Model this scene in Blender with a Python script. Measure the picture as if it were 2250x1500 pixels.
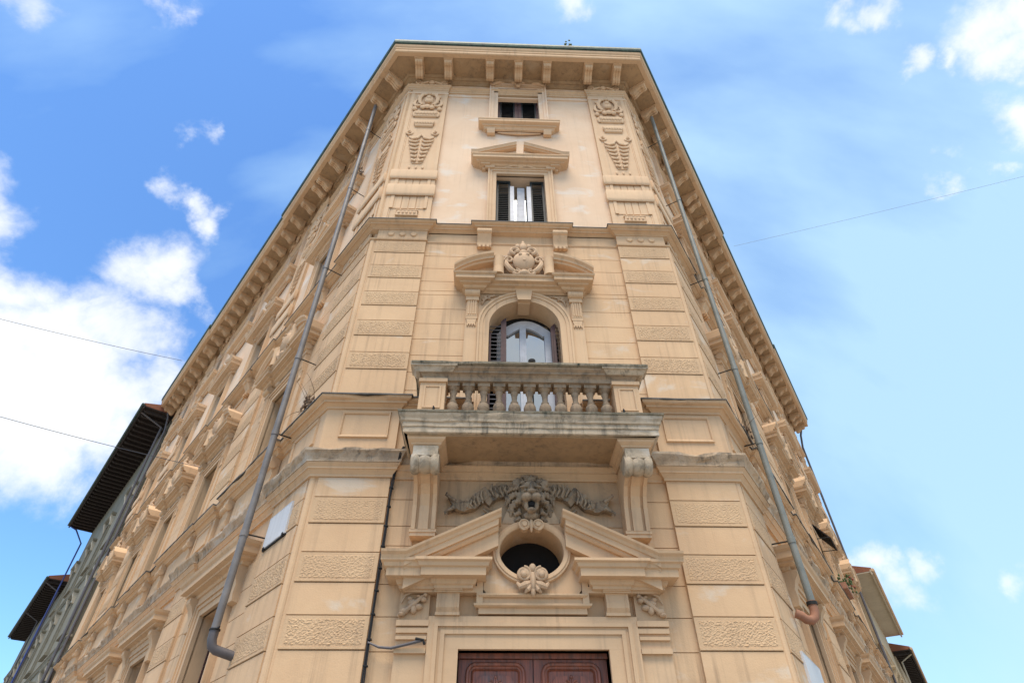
import bpy, bmesh, math, random
from mathutils import Vector, Matrix, noise
random.seed(7)
for o in list(bpy.data.objects): bpy.data.objects.remove(o)
sc = bpy.context.scene
COL = sc.collection
R_ = math.radians

# ------------------------------------------------------------------ camera
CAM = Vector((-0.582, -8.0, 1.6))
CF = Vector((0.03099, 0.743436, 0.668088)).normalized()
CR = Vector((0.999324, -0.036267, -0.005997)).normalized()
CU = CR.cross(CF).normalized()
FPX, PW, PH = 1259.18, 2250.0, 1500.0
cam = bpy.data.cameras.new('camera'); cam_o = bpy.data.objects.new('camera', cam); COL.objects.link(cam_o)
cam.sensor_width = 36.0; cam.lens = FPX / PW * 36.0; cam.clip_start = 0.1; cam.clip_end = 3000
cam_o.matrix_world = Matrix(((CR.x, CU.x, -CF.x, CAM.x), (CR.y, CU.y, -CF.y, CAM.y), (CR.z, CU.z, -CF.z, CAM.z), (0, 0, 0, 1)))
sc.camera = cam_o
def ray(px, py):
    return (CF * FPX + CR * (px - PW / 2) - CU * (py - PH / 2)).normalized()

# ------------------------------------------------------------------ light and exposure
SUN_EL, SUN_AZ = R_(68), R_(188)          # azimuth clockwise from +y (north)
sdir = Vector((math.sin(SUN_AZ) * math.cos(SUN_EL), math.cos(SUN_AZ) * math.cos(SUN_EL), math.sin(SUN_EL)))
sun = bpy.data.lights.new('sun', 'SUN'); sun.energy = 2.55; sun.angle = R_(38); sun.color = (1.0, 0.87, 0.70)
sun_o = bpy.data.objects.new('sun', sun); COL.objects.link(sun_o)
sun_o.rotation_euler = (-sdir).to_track_quat('-Z', 'Y').to_euler(); sun_o.location = (0, -30, 60)
sc.view_settings.view_transform = 'Standard'; sc.view_settings.look = 'None'
sc.view_settings.exposure = 0.97; sc.view_settings.gamma = 1.0

world = bpy.data.worlds.new('World'); sc.world = world; world.use_nodes = True
wn = world.node_tree; wn.nodes.clear()
def N(t, ty, **kw):
    n = t.nodes.new(ty)
    for k, v in kw.items(): setattr(n, k, v)
    return n
def math_n(t, op, a, b=None, c=None, clamp=False):
    n = t.nodes.new('ShaderNodeMath'); n.operation = op; n.use_clamp = clamp
    for i, v in enumerate((a, b, c)):
        if v is None: continue
        if isinstance(v, (int, float)): n.inputs[i].default_value = v
        else: t.links.new(v, n.inputs[i])
    return n.outputs[0]
sky = N(wn, 'ShaderNodeTexSky', sky_type='NISHITA', sun_disc=False, sun_elevation=SUN_EL, sun_rotation=SUN_AZ)
sky.air_density = 1.25; sky.dust_density = 0.5; sky.ozone_density = 1.6
tc = N(wn, 'ShaderNodeTexCoord')
DIR = tc.outputs['Generated']
def noise_n(t, vec, scale, detail=6, rough=0.55, dist=0.0):
    n = N(t, 'ShaderNodeTexNoise'); n.inputs['Scale'].default_value = scale
    n.inputs['Detail'].default_value = detail; n.inputs['Roughness'].default_value = rough; n.inputs['Distortion'].default_value = dist
    t.links.new(vec, n.inputs['Vector']); return n
# clouds: soft round masses with ragged edges, standing at fixed bearings in the sky
warp = noise_n(wn, DIR, 7.0, 7, 0.6)
wsub = N(wn, 'ShaderNodeVectorMath', operation='SUBTRACT'); wn.links.new(warp.outputs['Color'], wsub.inputs[0]); wsub.inputs[1].default_value = (.5, .5, .5)
wsc = N(wn, 'ShaderNodeVectorMath', operation='SCALE'); wn.links.new(wsub.outputs[0], wsc.inputs[0]); wsc.inputs['Scale'].default_value = 0.17
wadd = N(wn, 'ShaderNodeVectorMath', operation='ADD'); wn.links.new(DIR, wadd.inputs[0]); wn.links.new(wsc.outputs[0], wadd.inputs[1])
BLOBS = [  # photo bearing px, radius px, density
 (330, 590, 120, 1.0), (300, 570, 90, .9), (120, 770, 190, 1.1), (-60, 800, 240, 1.2), (250, 720, 130, 1.0), (60, 900, 240, 1.2), (200, 880, 170, 1.1), (330, 840, 110, .9),
 (100, 1000, 150, 1.0), (-120, 980, 200, 1.0), (40, 650, 120, .95), (170, 690, 110, .95), (390, 630, 75, .9), (230, 960, 120, .9), (-60, 430, 130, 1.0), (-40, 600, 110, .9), (0, 470, 60, .8), (405, 272, 55, .85), (370, 395, 62, .85), (432, 482, 60, .88), (408, 435, 55, .85),
 (1850, 15, 70, .9), (1930, 10, 70, .9), (1880, 45, 55, .8), (2180, 60, 120, 1.0), (2260, 10, 140, 1.1), (2230, 100, 90, .95), (2000, 125, 55, .85), (2085, 140, 50, .85),
 (2250, 260, 95, .9), (2130, 315, 55, .8), (2200, 385, 50, .78), (1930, 1265, 75, .9), (1985, 1310, 80, .8), (2040, 1250, 60, .75), (2240, 1280, 60, .72),
 (2080, 415, 45, .72), (80, 5, 90, .72), (385, 0, 70, .75), (1255, 8, 70, .75), (-500, 700, 420, 1.1), (-700, 1150, 420, 1.0), (2700, 700, 300, .9), (3000, 200, 420, 1.0), (2900, 1200, 350, 1.0)]
tot = None
def add_blob(d, r, dens):
    global tot
    v = N(wn, 'ShaderNodeVectorMath', operation='DISTANCE'); wn.links.new(wadd.outputs[0], v.inputs[0]); v.inputs[1].default_value = d
    m = N(wn, 'ShaderNodeMapRange', interpolation_type='SMOOTHSTEP'); wn.links.new(v.outputs['Value'], m.inputs[0])
    m.inputs[1].default_value = 0.0; m.inputs[2].default_value = r * 1.35; m.inputs[3].default_value = dens; m.inputs[4].default_value = 0.0
    tot = m.outputs[0] if tot is None else math_n(wn, 'MAXIMUM', tot, m.outputs[0])
for px, py, r, dens in BLOBS:
    d = ray(px, py); add_blob(d, r / FPX * d.dot(CF), dens)
rb = random.Random(3)
for az, el, r in ((95, 20, .3), (110, 50, .22), (125, 15, .34), (150, 10, .2), (240, 18, .34), (255, 45, .3), (228, 60, .2), (275, 25, .34), (205, 9, .25), (100, 72, .2), (176, 38, .26), (165, 30, .2)):   # unseen clouds behind the camera; last two added so window panes reflect pale
    az = R_(az); el = R_(el); add_blob(Vector((math.sin(az) * math.cos(el), math.cos(az) * math.cos(el), math.sin(el))), r, 1.05)
cn = noise_n(wn, DIR, 11.0, 9, 0.66, 0.5)
cm = math_n(wn, 'ADD', tot, math_n(wn, 'MULTIPLY', math_n(wn, 'SUBTRACT', cn.outputs['Fac'], 0.5), 0.9))
cmask = N(wn, 'ShaderNodeMapRange', interpolation_type='SMOOTHSTEP'); wn.links.new(cm, cmask.inputs[0])
cmask.inputs[1].default_value = 0.24; cmask.inputs[2].default_value = 1.06; cmask.inputs[3].default_value = 0.0; cmask.inputs[4].default_value = 0.97
# thin high veil, streaky
vm = N(wn, 'ShaderNodeMapping'); vm.inputs['Rotation'].default_value = (0.2, 0.5, 0.3); vm.inputs['Scale'].default_value = (2.2, 5.5, 2.2); wn.links.new(DIR, vm.inputs[0])
vn = noise_n(wn, vm.outputs[0], 0.9, 6, 0.5)
sx = N(wn, 'ShaderNodeSeparateXYZ'); wn.links.new(DIR, sx.inputs[0])
veil = N(wn, 'ShaderNodeMapRange'); wn.links.new(math_n(wn, 'ADD', vn.outputs['Fac'], math_n(wn, 'MULTIPLY', sx.outputs['X'], 0.42)), veil.inputs[0])
veil.inputs[1].default_value = 0.33; veil.inputs[2].default_value = 0.72; veil.inputs[3].default_value = 0.0; veil.inputs[4].default_value = 0.78
cs = noise_n(wn, DIR, 5.0, 5, 0.5)
ccol = N(wn, 'ShaderNodeMix', data_type='RGBA'); wn.links.new(cs.outputs['Fac'], ccol.inputs[0])
ccol.inputs[6].default_value = (6.0, 6.5, 7.2, 1); ccol.inputs[7].default_value = (8.6, 8.6, 8.6, 1)
skb = N(wn, 'ShaderNodeMix', data_type='RGBA', blend_type='MULTIPLY'); skb.inputs[0].default_value = 1.0
wn.links.new(sky.outputs[0], skb.inputs[6]); skb.inputs[7].default_value = (.88, 1.29, 1.72, 1)
m1 = N(wn, 'ShaderNodeMix', data_type='RGBA'); wn.links.new(veil.outputs[0], m1.inputs[0]); wn.links.new(skb.outputs[2], m1.inputs[6]); m1.inputs[7].default_value = (4.3, 6.3, 8.0, 1)
m2 = N(wn, 'ShaderNodeMix', data_type='RGBA'); wn.links.new(cmask.outputs[0], m2.inputs[0]); wn.links.new(m1.outputs[2], m2.inputs[6]); wn.links.new(ccol.outputs[2], m2.inputs[7])
bg = N(wn, 'ShaderNodeBackground'); bg.inputs[1].default_value = 0.075
wo = N(wn, 'ShaderNodeOutputWorld'); wn.links.new(m2.outputs[2], bg.inputs[0]); wn.links.new(bg.outputs[0], wo.inputs[0])

# ------------------------------------------------------------------ materials
MAT = {}
def new_mat(name):
    m = bpy.data.materials.new(name); m.use_nodes = True; t = m.node_tree; t.nodes.clear()
    b = N(t, 'ShaderNodeBsdfPrincipled'); o = N(t, 'ShaderNodeOutputMaterial'); t.links.new(b.outputs[0], o.inputs[0])
    MAT[name] = m; return m, t, b
def mixc(t, fac, a, b, blend='MIX'):
    n = N(t, 'ShaderNodeMix', data_type='RGBA', blend_type=blend)
    for i, v in ((0, fac), (6, a), (7, b)):
        if isinstance(v, (int, float)): n.inputs[i].default_value = v
        elif isinstance(v, tuple): n.inputs[i].default_value = (*v, 1) if len(v) == 3 else v
        else: t.links.new(v, n.inputs[i])
    return n.outputs[2]
def rng(t, v, a, b, c=0.0, d=1.0):
    n = N(t, 'ShaderNodeMapRange'); n.interpolation_type = 'SMOOTHSTEP'; t.links.new(v, n.inputs[0])
    for i, x in enumerate((a, b, c, d)): n.inputs[i + 1].default_value = x
    return n.outputs[0]
def pos_map(t, sc_):
    g = N(t, 'ShaderNodeNewGeometry'); mp = N(t, 'ShaderNodeMapping'); t.links.new(g.outputs['Position'], mp.inputs[0]); mp.inputs['Scale'].default_value = sc_
    return mp.outputs[0], g.outputs['Position']
def stucco(name, a, b, dirt=(.2, .15, .1), dirt_amt=.35, pale=None, pale_lo=.62, rough=.88, bump=.25, bscale=45, band=(.5, .5, 1.6), blotch=0.0):
    m, t, p = new_mat(name)
    if name not in ('marble', 'grey_plaster', 'street_paving', 'pavement'): a, b = ((c[0] * 1.065, c[1] * 1.015, c[2] * .965) for c in (a, b))
    v, pos = pos_map(t, (1, 1, 1))
    n1 = noise_n(t, pos, 0.55, 7, 0.6, .4); c = mixc(t, rng(t, n1.outputs['Fac'], .3, .7), a, b)
    n0 = noise_n(t, pos, 3.2, 6, 0.65); c = mixc(t, math_n(t, 'MULTIPLY', rng(t, n0.outputs['Fac'], .45, .8), .3), c, b)
    vs, _ = pos_map(t, (4.5, 4.5, .28)); n2 = noise_n(t, vs, 1.0, 6, 0.62)
    c = mixc(t, math_n(t, 'MULTIPLY', rng(t, n2.outputs['Fac'], .5, .82), dirt_amt), c, dirt)
    vb, _ = pos_map(t, band); n4 = noise_n(t, vb, 1.1, 5, .6); c = mixc(t, math_n(t, 'MULTIPLY', rng(t, n4.outputs['Fac'], .5, .75), dirt_amt * .45), c, dirt)
    vk, _ = pos_map(t, (10, 10, .13)); n6 = noise_n(t, vk, 1.0, 6, .7); n7 = noise_n(t, pos, .8, 3, .5)
    c = mixc(t, math_n(t, 'MULTIPLY', math_n(t, 'MULTIPLY', rng(t, n6.outputs['Fac'], .49, .70), rng(t, n7.outputs['Fac'], .40, .62)), dirt_amt * 1.15), c, dirt)
    if blotch:
        n5 = noise_n(t, pos, 5.5, 8, .68, .6); c = mixc(t, math_n(t, 'MULTIPLY', rng(t, n5.outputs['Fac'], .47, .66), blotch), c, dirt)
    if pale:
        vp_, _ = pos_map(t, (1, 1, 1.9)); n3 = noise_n(t, vp_, 0.85, 5, 0.6, .5)
        c = mixc(t, math_n(t, 'MULTIPLY', rng(t, n3.outputs['Fac'], pale_lo, pale_lo + .12), .55), c, pale)
    t.links.new(c, p.inputs['Base Color']); p.inputs['Roughness'].default_value = rough; p.inputs['Specular IOR Level'].default_value = .25
    nb = noise_n(t, pos, bscale, 5, .6); nb2 = noise_n(t, pos, bscale * .18, 3, .5)
    h = math_n(t, 'ADD', nb.outputs['Fac'], nb2.outputs['Fac'])
    bp = N(t, 'ShaderNodeBump'); bp.inputs['Strength'].default_value = bump; bp.inputs['Distance'].default_value = .012; t.links.new(h, bp.inputs['Height']); t.links.new(bp.outputs[0], p.inputs['Normal'])
    return m
OCH_A, OCH_B = (.60, .425, .262), (.53, .365, .222)
PALE = (.62, .55, .45)
stucco('stucco', OCH_A, OCH_B, (.27, .18, .115), .48, PALE, .565)
stucco('stucco_upper', (.70, .545, .40), (.64, .47, .325), (.42, .31, .22), .2, (.70, .65, .58), .54)
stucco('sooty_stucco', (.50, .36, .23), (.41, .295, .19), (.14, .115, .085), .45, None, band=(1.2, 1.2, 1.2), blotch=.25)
stucco('trim_upper', (.635, .465, .305), (.57, .405, .26), (.30, .22, .15), .3, None)
stucco('trim', (.60, .43, .272), (.535, .375, .232), (.25, .18, .125), .38, None)
stucco('rusticated', (.55, .395, .245), (.48, .335, .205), (.27, .19, .13), .35, None, bump=.45, bscale=38)
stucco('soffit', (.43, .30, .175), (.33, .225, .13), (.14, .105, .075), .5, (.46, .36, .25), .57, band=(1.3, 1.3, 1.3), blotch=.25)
stucco('relief', (.53, .39, .26), (.47, .335, .22), (.15, .12, .095), .45, None, bump=.4, bscale=60)
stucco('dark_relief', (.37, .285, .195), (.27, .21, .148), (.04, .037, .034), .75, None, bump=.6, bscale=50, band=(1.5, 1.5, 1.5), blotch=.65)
stucco('worn_stucco', (.50, .375, .25), (.37, .29, .21), (.09, .08, .065), .75, (.55, .48, .39), .54, bump=.7, bscale=30, band=(1.2, 1.2, 1.2), blotch=.3)
stucco('worn_stone', (.53, .435, .32), (.40, .33, .24), (.085, .08, .065), .7, (.62, .55, .45), .50, bump=.7, bscale=30, band=(1.6, 1.6, 1.6), blotch=.5)
stucco('mossy_stone', (.29, .25, .185), (.19, .17, .125), (.035, .042, .032), .9, (.33, .3, .25), .58, bump=.8, bscale=30, band=(1.6, 1.6, 1.6), blotch=.5)
stucco('baluster_stone', (.38, .285, .195), (.28, .215, .15), (.09, .08, .065), .6, (.50, .41, .30), .56, bump=.6, bscale=40, band=(2, 2, 2), blotch=.45)
stucco('grey_plaster', (.25, .23, .175), (.19, .175, .13), (.07, .07, .06), .6, None)
stucco('buff_plaster', (.50, .40, .26), (.43, .34, .22), (.2, .16, .11), .5, None)
stucco('cream_plaster', (.50, .46, .37), (.42, .38, .30), (.26, .22, .17), .4, None)
stucco('marble', (.60, .60, .60), (.53, .53, .535), (.42, .43, .44), .35, None, rough=.5, bump=.08)
stucco('pavement', (.23, .215, .195), (.17, .16, .145), (.09, .085, .08), .6, None, rough=.9, bump=.5, bscale=12)
stucco('street_paving', (.34, .315, .28), (.27, .25, .22), (.14, .13, .12), .4, None, rough=.9, bump=.4, bscale=10)
stucco('roof_tile', (.30, .13, .075), (.22, .09, .055), (.08, .06, .05), .6, None, bump=.6, bscale=14)
def plain(name, col, rough=.5, metal=0.0, var=.25, scale=6, dark=None, spec=.4):
    m, t, p = new_mat(name); v, pos = pos_map(t, (1, 1, 1)); n = noise_n(t, pos, scale, 6, .6)
    dk = dark or tuple(x * (1 - var) for x in col)
    t.links.new(mixc(t, rng(t, n.outputs['Fac'], .3, .75), col, dk), p.inputs['Base Color'])
    p.inputs['Roughness'].default_value = rough; p.inputs['Metallic'].default_value = metal; p.inputs['Specular IOR Level'].default_value = spec
    return m
plain('shutter_green', (.016, .021, .019), .55)
plain('shutter_brown', (.085, .036, .032), .6, dark=(.05, .022, .02))
plain('white_frame', (.54, .54, .56), .5, var=.2)
plain('interior', (.012, .012, .013), .9)
plain('pipe_grey', (.20, .185, .175), .55, .1, scale=2.5, dark=(.12, .112, .11))
plain('pipe_zinc', (.22, .225, .20), .55, .1, scale=2.5, dark=(.14, .15, .135))
plain('pipe_dark', (.115, .105, .11), .55, .1, scale=3)
plain('pipe_blue', (.05, .075, .26), .5, .1)
plain('copper_green', (.045, .085, .062), .55, .3, dark=(.02, .03, .028))
plain('terracotta', (.36, .17, .10), .8, dark=(.27, .13, .08))
plain('cable', (.012, .012, .013), .7)
plain('iron', (.02, .019, .018), .7, .3)
plain('dark_wood', (.035, .025, .02), .85, scale=9)
plain('twig', (.16, .10, .06), .9)
plain('leaf', (.07, .11, .03), .7)
plain('red_flower', (.30, .08, .05), .7)
plain('wire', (.05, .055, .07), .6)
plain('pale_wire', (.22, .25, .30), .6)
plain('teal', (.08, .30, .28), .6)
# carved wood of the door
m, t, p = new_mat('door_wood'); v, pos = pos_map(t, (14, 14, 1.2)); n = noise_n(t, v, 1.5, 8, .65, 1.2)
c = mixc(t, rng(t, n.outputs['Fac'], .35, .7), (.30, .09, .048), (.11, .042, .026)); n = noise_n(t, pos, 2.2, 5, .6)
c = mixc(t, math_n(t, 'MULTIPLY', rng(t, n.outputs['Fac'], .5, .75), .55), c, (.16, .135, .13))
t.links.new(c, p.inputs['Base Color']); p.inputs['Roughness'].default_value = .42
# window glass: dark room behind a reflecting pane
m = bpy.data.materials.new('glass'); m.use_nodes = True; t = m.node_tree; t.nodes.clear(); MAT['glass'] = m
d = N(t, 'ShaderNodeBsdfDiffuse'); d.inputs[0].default_value = (.02, .022, .024, 1); gl = N(t, 'ShaderNodeBsdfGlossy'); gl.inputs['Roughness'].default_value = .015; gl.inputs[0].default_value = (.86, .92, .95, 1)
fr = N(t, 'ShaderNodeFresnel'); fr.inputs[0].default_value = 2.2; mx = N(t, 'ShaderNodeMixShader'); fa = math_n(t, 'ADD', math_n(t, 'MULTIPLY', fr.outputs[0], 1.4), .2, clamp=True)
t.links.new(fa, mx.inputs[0]); t.links.new(d.outputs[0], mx.inputs[1]); t.links.new(gl.outputs[0], mx.inputs[2])
o = N(t, 'ShaderNodeOutputMaterial'); t.links.new(mx.outputs[0], o.inputs[0])

# ------------------------------------------------------------------ mesh helpers; local axes: x along the wall, o outwards, z up
class MB:
    def __init__(s): s.v = []; s.f = []
    def add(s, vs, fs):
        b = len(s.v); s.v += [(x, -o, z) for x, o, z in vs]; s.f += [tuple(b + i for i in f) for f in fs]; return s
    def box(s, x0, x1, o0, o1, z0, z1):
        return s.add([(x0, o0, z0), (x1, o0, z0), (x1, o1, z0), (x0, o1, z0), (x0, o0, z1), (x1, o0, z1), (x1, o1, z1), (x0, o1, z1)],
                     [(0, 1, 2, 3), (4, 5, 6, 7), (0, 1, 5, 4), (1, 2, 6, 5), (2, 3, 7, 6), (3, 0, 4, 7)])
    def loft(s, rings, closed=True, cap=True):
        n = len(rings[0]); vs = [p for r in rings for p in r]; fs = []
        for i in range(len(rings) - 1):
            for j in range(n if closed else n - 1):
                k = (j + 1) % n; fs.append((i * n + j, i * n + k, (i + 1) * n + k, (i + 1) * n + j))
        if cap:
            fs.append(tuple(range(n))); fs.append(tuple((len(rings) - 1) * n + j for j in range(n)))
        return s.add(vs, fs)
    def prism_xz(s, poly, o0, o1): return s.loft([[(x, o0, z) for x, z in poly], [(x, o1, z) for x, z in poly]])
    def prism_oz(s, poly, x0, x1): return s.loft([[(x0, o, z) for o, z in poly], [(x1, o, z) for o, z in poly]])
    def mould(s, path, prof, closed_prof=True, jit=None, sub=0):
        if sub:
            q = [path[0]]
            for a, b in zip(path, path[1:]):
                L = math.hypot(b[0] - a[0], b[1] - a[1]); k = max(1, int(L / sub))
                q += [(a[0] + (b[0] - a[0]) * i / k, a[1] + (b[1] - a[1]) * i / k) for i in range(1, k + 1)]
            path = q
        n = len(path); nr = []
        for a, b in zip(path, path[1:]):
            L = math.hypot(b[0] - a[0], b[1] - a[1]) or 1e-9; nr.append((-(b[1] - a[1]) / L, (b[0] - a[0]) / L))
        rings = []
        for i, p in enumerate(path):
            n1 = nr[max(0, i - 1)]; n2 = nr[min(len(nr) - 1, i)]; d = 1 + n1[0] * n2[0] + n1[1] * n2[1]
            mx, my = ((n1[0] + n2[0]) / d, (n1[1] + n2[1]) / d)
            r = []
            for k, (dp, z) in enumerate(prof):
                if jit: dp, z = jit(p, k, dp, z)
                r.append((p[0] + mx * dp, p[1] + my * dp, z))
            rings.append(r)
        return s.loft(rings, closed_prof, True)
    def sweep(s, path, prof, vertical=False):
        """path in the wall plane (x,z); profile (u across the path, o outwards)"""
        rings = []
        for i, p in enumerate(path):
            a = path[max(0, i - 1)]; b = path[min(len(path) - 1, i + 1)]; L = math.hypot(b[0] - a[0], b[1] - a[1]) or 1e-9
            if vertical: nx, nz = 0, 1
            else: nx, nz = -(b[1] - a[1]) / L, (b[0] - a[0]) / L
            rings.append([(p[0] + nx * u, o, p[1] + nz * u) for u, o in prof])
        return s.loft(rings)
    def ring(s, path, prof):   # closed sweep
        rings = []; n = len(path)
        for i in range(n + 1):
            p = path[i % n]; a = path[(i - 1) % n]; b = path[(i + 1) % n]; L = math.hypot(b[0] - a[0], b[1] - a[1]) or 1e-9
            nx, nz = (b[1] - a[1]) / L, -(b[0] - a[0]) / L
            rings.append([(p[0] + nx * u, o, p[1] + nz * u) for u, o in prof])
        return s.loft(rings, True, False)
    def ell(s, c, r, n=10, m=7):
        vs = [(c[0], c[1], c[2] + r[2])]; fs = []
        for i in range(1, m):
            th = math.pi * i / m
            vs += [(c[0] + r[0] * math.sin(th) * math.cos(2 * math.pi * j / n), c[1] + r[1] * math.sin(th) * math.sin(2 * math.pi * j / n), c[2] + r[2] * math.cos(th)) for j in range(n)]
        vs.append((c[0], c[1], c[2] - r[2])); e = len(vs) - 1
        for j in range(n):
            k = (j + 1) % n; fs.append((0, 1 + j, 1 + k)); fs.append((e, 1 + (m - 2) * n + k, 1 + (m - 2) * n + j))
            for i in range(m - 2): fs.append((1 + i * n + j, 1 + (i + 1) * n + j, 1 + (i + 1) * n + k, 1 + i * n + k))
        return s.add(vs, fs)
    def tube(s, pts, r, n=8):
        pts = [Vector(p) for p in pts]; rings = []
        rr = r if isinstance(r, (list, tuple)) else [r] * len(pts); up = None
        for i, p in enumerate(pts):
            tg = (pts[min(len(pts) - 1, i + 1)] - pts[max(0, i - 1)]).normalized()
            if up is None: up = Vector((0, 0, 1)) if abs(tg.z) < .9 else Vector((0, 1, 0))
            a = tg.cross(up); a = a.normalized() if a.length > 1e-6 else Vector((1, 0, 0)); b = a.cross(tg).normalized(); up = b
            rings.append([tuple(p + (a * math.cos(2 * math.pi * j / n) + b * math.sin(2 * math.pi * j / n)) * rr[i]) for j in range(n)])
        return s.loft(rings)
    def lathe(s, cx, co, prof, n=16):
        return s.loft([[(cx + r * math.cos(2 * math.pi * j / n), co + r * math.sin(2 * math.pi * j / n), z) for j in range(n)] for r, z in prof])
    def cyl_x(s, x0, x1, co, cz, r, n=14): return s.loft([[(x, co + r * math.cos(2 * math.pi * j / n), cz + r * math.sin(2 * math.pi * j / n)) for j in range(n)] for x in (x0, x1)])
    def cyl_o(s, cx, cz, o0, o1, r, n=16, r1=None):
        r1 = r1 or r; return s.loft([[(cx + q * math.cos(2 * math.pi * j / n), o, cz + q * math.sin(2 * math.pi * j / n)) for j in range(n)] for o, q in ((o0, r), (o1, r1))])
    def mesh(s, name, mat, smooth=False):
        me = bpy.data.meshes.new(name); me.from_pydata(s.v, [], s.f)
        bm = bmesh.new(); bm.from_mesh(me); bmesh.ops.recalc_face_normals(bm, faces=bm.faces); bm.to_mesh(me); bm.free()
        me.materials.append(MAT[mat])
        if smooth:
            me.polygons.foreach_set('use_smooth', [True] * len(me.polygons))
            try: me.set_sharp_from_angle(angle=R_(38))
            except Exception: pass
        me.update(); return me
def spiral(cx, cz, o, r0, r1, turns, a0, sgn=1, n=26):
    return [(cx + (r0 + (r1 - r0) * i / n) * math.cos(a0 + sgn * turns * 2 * math.pi * i / n), o, cz + (r0 + (r1 - r0) * i / n) * math.sin(a0 + sgn * turns * 2 * math.pi * i / n)) for i in range(n + 1)]

CACHE = {}
def part(name, build, mat, parent, M=None, key=None, smooth=False):
    if key is not None and key in CACHE: me = CACHE[key]
    else:
        mb = build() if callable(build) else build
        me = mb.mesh(name, mat, smooth)
        if key is not None: CACHE[key] = me
    ob = bpy.data.objects.new(name, me); COL.objects.link(ob)
    if parent: ob.parent = parent
    if M is not None: ob.matrix_basis = M
    return ob
def empty(name, M=None, parent=None):
    ob = bpy.data.objects.new(name, None); COL.objects.link(ob); ob.empty_display_size = .3
    if parent: ob.parent = parent
    if M is not None: ob.matrix_basis = M
    return ob
def tag(ob, label, cat, group=None):
    ob['label'] = label; ob['category'] = cat
    if group: ob['group'] = group
    return ob
def structure(ob): ob['kind'] = 'structure'; return ob
T = lambda x=0, o=0, z=0: Matrix.Translation((x, -o, z))

# ------------------------------------------------------------------ layout of the corner building
XL, XR, AL, AR = 3.34, 3.29, R_(38.0), R_(34.7)
SL = 23.6                                        # length of the two street fronts
WF = Matrix.Identity(4)
WL = Matrix.Translation((-XL, 0, 0)) @ Matrix.Rotation(-(math.pi / 2 - AL), 4, 'Z')     # local x runs to minus along the left street
WR = Matrix.Translation((XR, 0, 0)) @ Matrix.Rotation(math.pi / 2 - AR, 4, 'Z')
WALLS = {'F': (WF, 1), 'L': (WL, -1), 'R': (WR, 1)}
FIELD = -.07
BAYS = [3.3, 8.0, 11.8, 15.6, 20.3]
PILS = [(.09, 1.38), (5.34, 6.6), (17.0, 18.26), (22.2, 23.5)]
def plan(wall, s, off):            # to world (x,o)
    M, sg = WALLS[wall]; p = M @ Vector((sg * s, -off, 0)); return (p.x, -p.y)
def side_runs(extra=()):
    """plan line of one side wall, with its breaks forward at the pilasters (and extra ranges)"""
    br = [(0, 1.38, 0.0), (5.34, 6.6, 0.0), (17.0, 18.26, 0.0), (22.2, SL, 0.0)] + list(extra)
    br.sort(); pts = []; cur = 0
    for a, b, off in br:
        if a > cur + 1e-6: pts += [(cur, FIELD), (a, FIELD)]
        pts += [(a, off), (b, off)]; cur = b
    return pts
def band(front, extra=()):
    """whole plan line: far left end, corner, front points, corner, far right end"""
    l = [plan('L', s, o) for s, o in side_runs(extra)]; r = [plan('R', s, o) for s, o in side_runs(extra)]
    return list(reversed(l)), front, r
def full(front, extra=()):
    l, f, r = band(front, extra); return l + f + r
def halves(fl, fr, extra=()):
    l, _, r = band([], extra); return l + fl, fr + r

B = empty('corner_building'); tag(B, 'ochre stucco corner palazzo with a stone balcony over its dark wooden door', 'building')

# --- walls with openings
def wall_mesh(x0, x1, z0, z1, holes, face=-.09, depth=.45):
    xs = sorted({x0, x1, *[h[0] for h in holes], *[h[1] for h in holes]}); zs = sorted({z0, z1, *[h[2] for h in holes], *[h[3] for h in holes]})
    mb = MB()
    for a, b in zip(xs, xs[1:]):
        for c, d in zip(zs, zs[1:]):
            mx, mz = (a + b) / 2, (c + d) / 2
            if any(h[0] < mx < h[1] and h[2] < mz < h[3] for h in holes): continue
            mb.add([(a, face, c), (b, face, c), (b, face, d), (a, face, d)], [(0, 1, 2, 3)])
    for a, b, c, d in holes:
        e = face - depth
        mb.add([(a, face, c), (b, face, c), (b, face, d), (a, face, d), (a, e, c), (b, e, c), (b, e, d), (a, e, d)], [(0, 1, 5, 4), (1, 2, 6, 5), (2, 3, 7, 6), (3, 0, 4, 7)])
    return mb
Z1, Z2, Z3, ZE = 6.03, 7.36, 12.2, 19.75
front_holes = [(-.965, .965, 0.0, 3.56), (-.5, .5, 4.35, 5.2), (-.69, .69, 6.4, 9.93), (-.61, .61, 12.25, 14.55), (-.61, .61, 17.02, 19.42)]
side_holes = []
for c in BAYS: side_holes += [(c - .7, c + .7, 1.1, 4.85), (c - .69, c + .69, 7.45, 9.6), (c - .61, c + .61, 12.25, 14.55), (c - .61, c + .61, 17.02, 19.42)]
def split_wall(x0, x1, holes, M, sg=1):
    hs = [(min(sg * a, sg * b), max(sg * a, sg * b), c, d) for a, b, c, d in holes]
    lo = [h for h in hs if h[2] < 12]; up = [h for h in hs if h[2] > 12]
    a, b = min(sg * x0, sg * x1), max(sg * x0, sg * x1)
    w = part('wall', wall_mesh(a, b, 0, 12.2, lo), 'stucco', B, M)
    u = part('upper_wall', wall_mesh(a, b, 12.2, 20.2, up), 'stucco_upper', B, M)
    return w, u
wallF, upF = split_wall(-3.3, 3.25, front_holes, WF)
wallL, upL = split_wall(.04, SL, side_holes, WL, -1)
wallR, upR = split_wall(.04, SL, side_holes, WR, 1)
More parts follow.
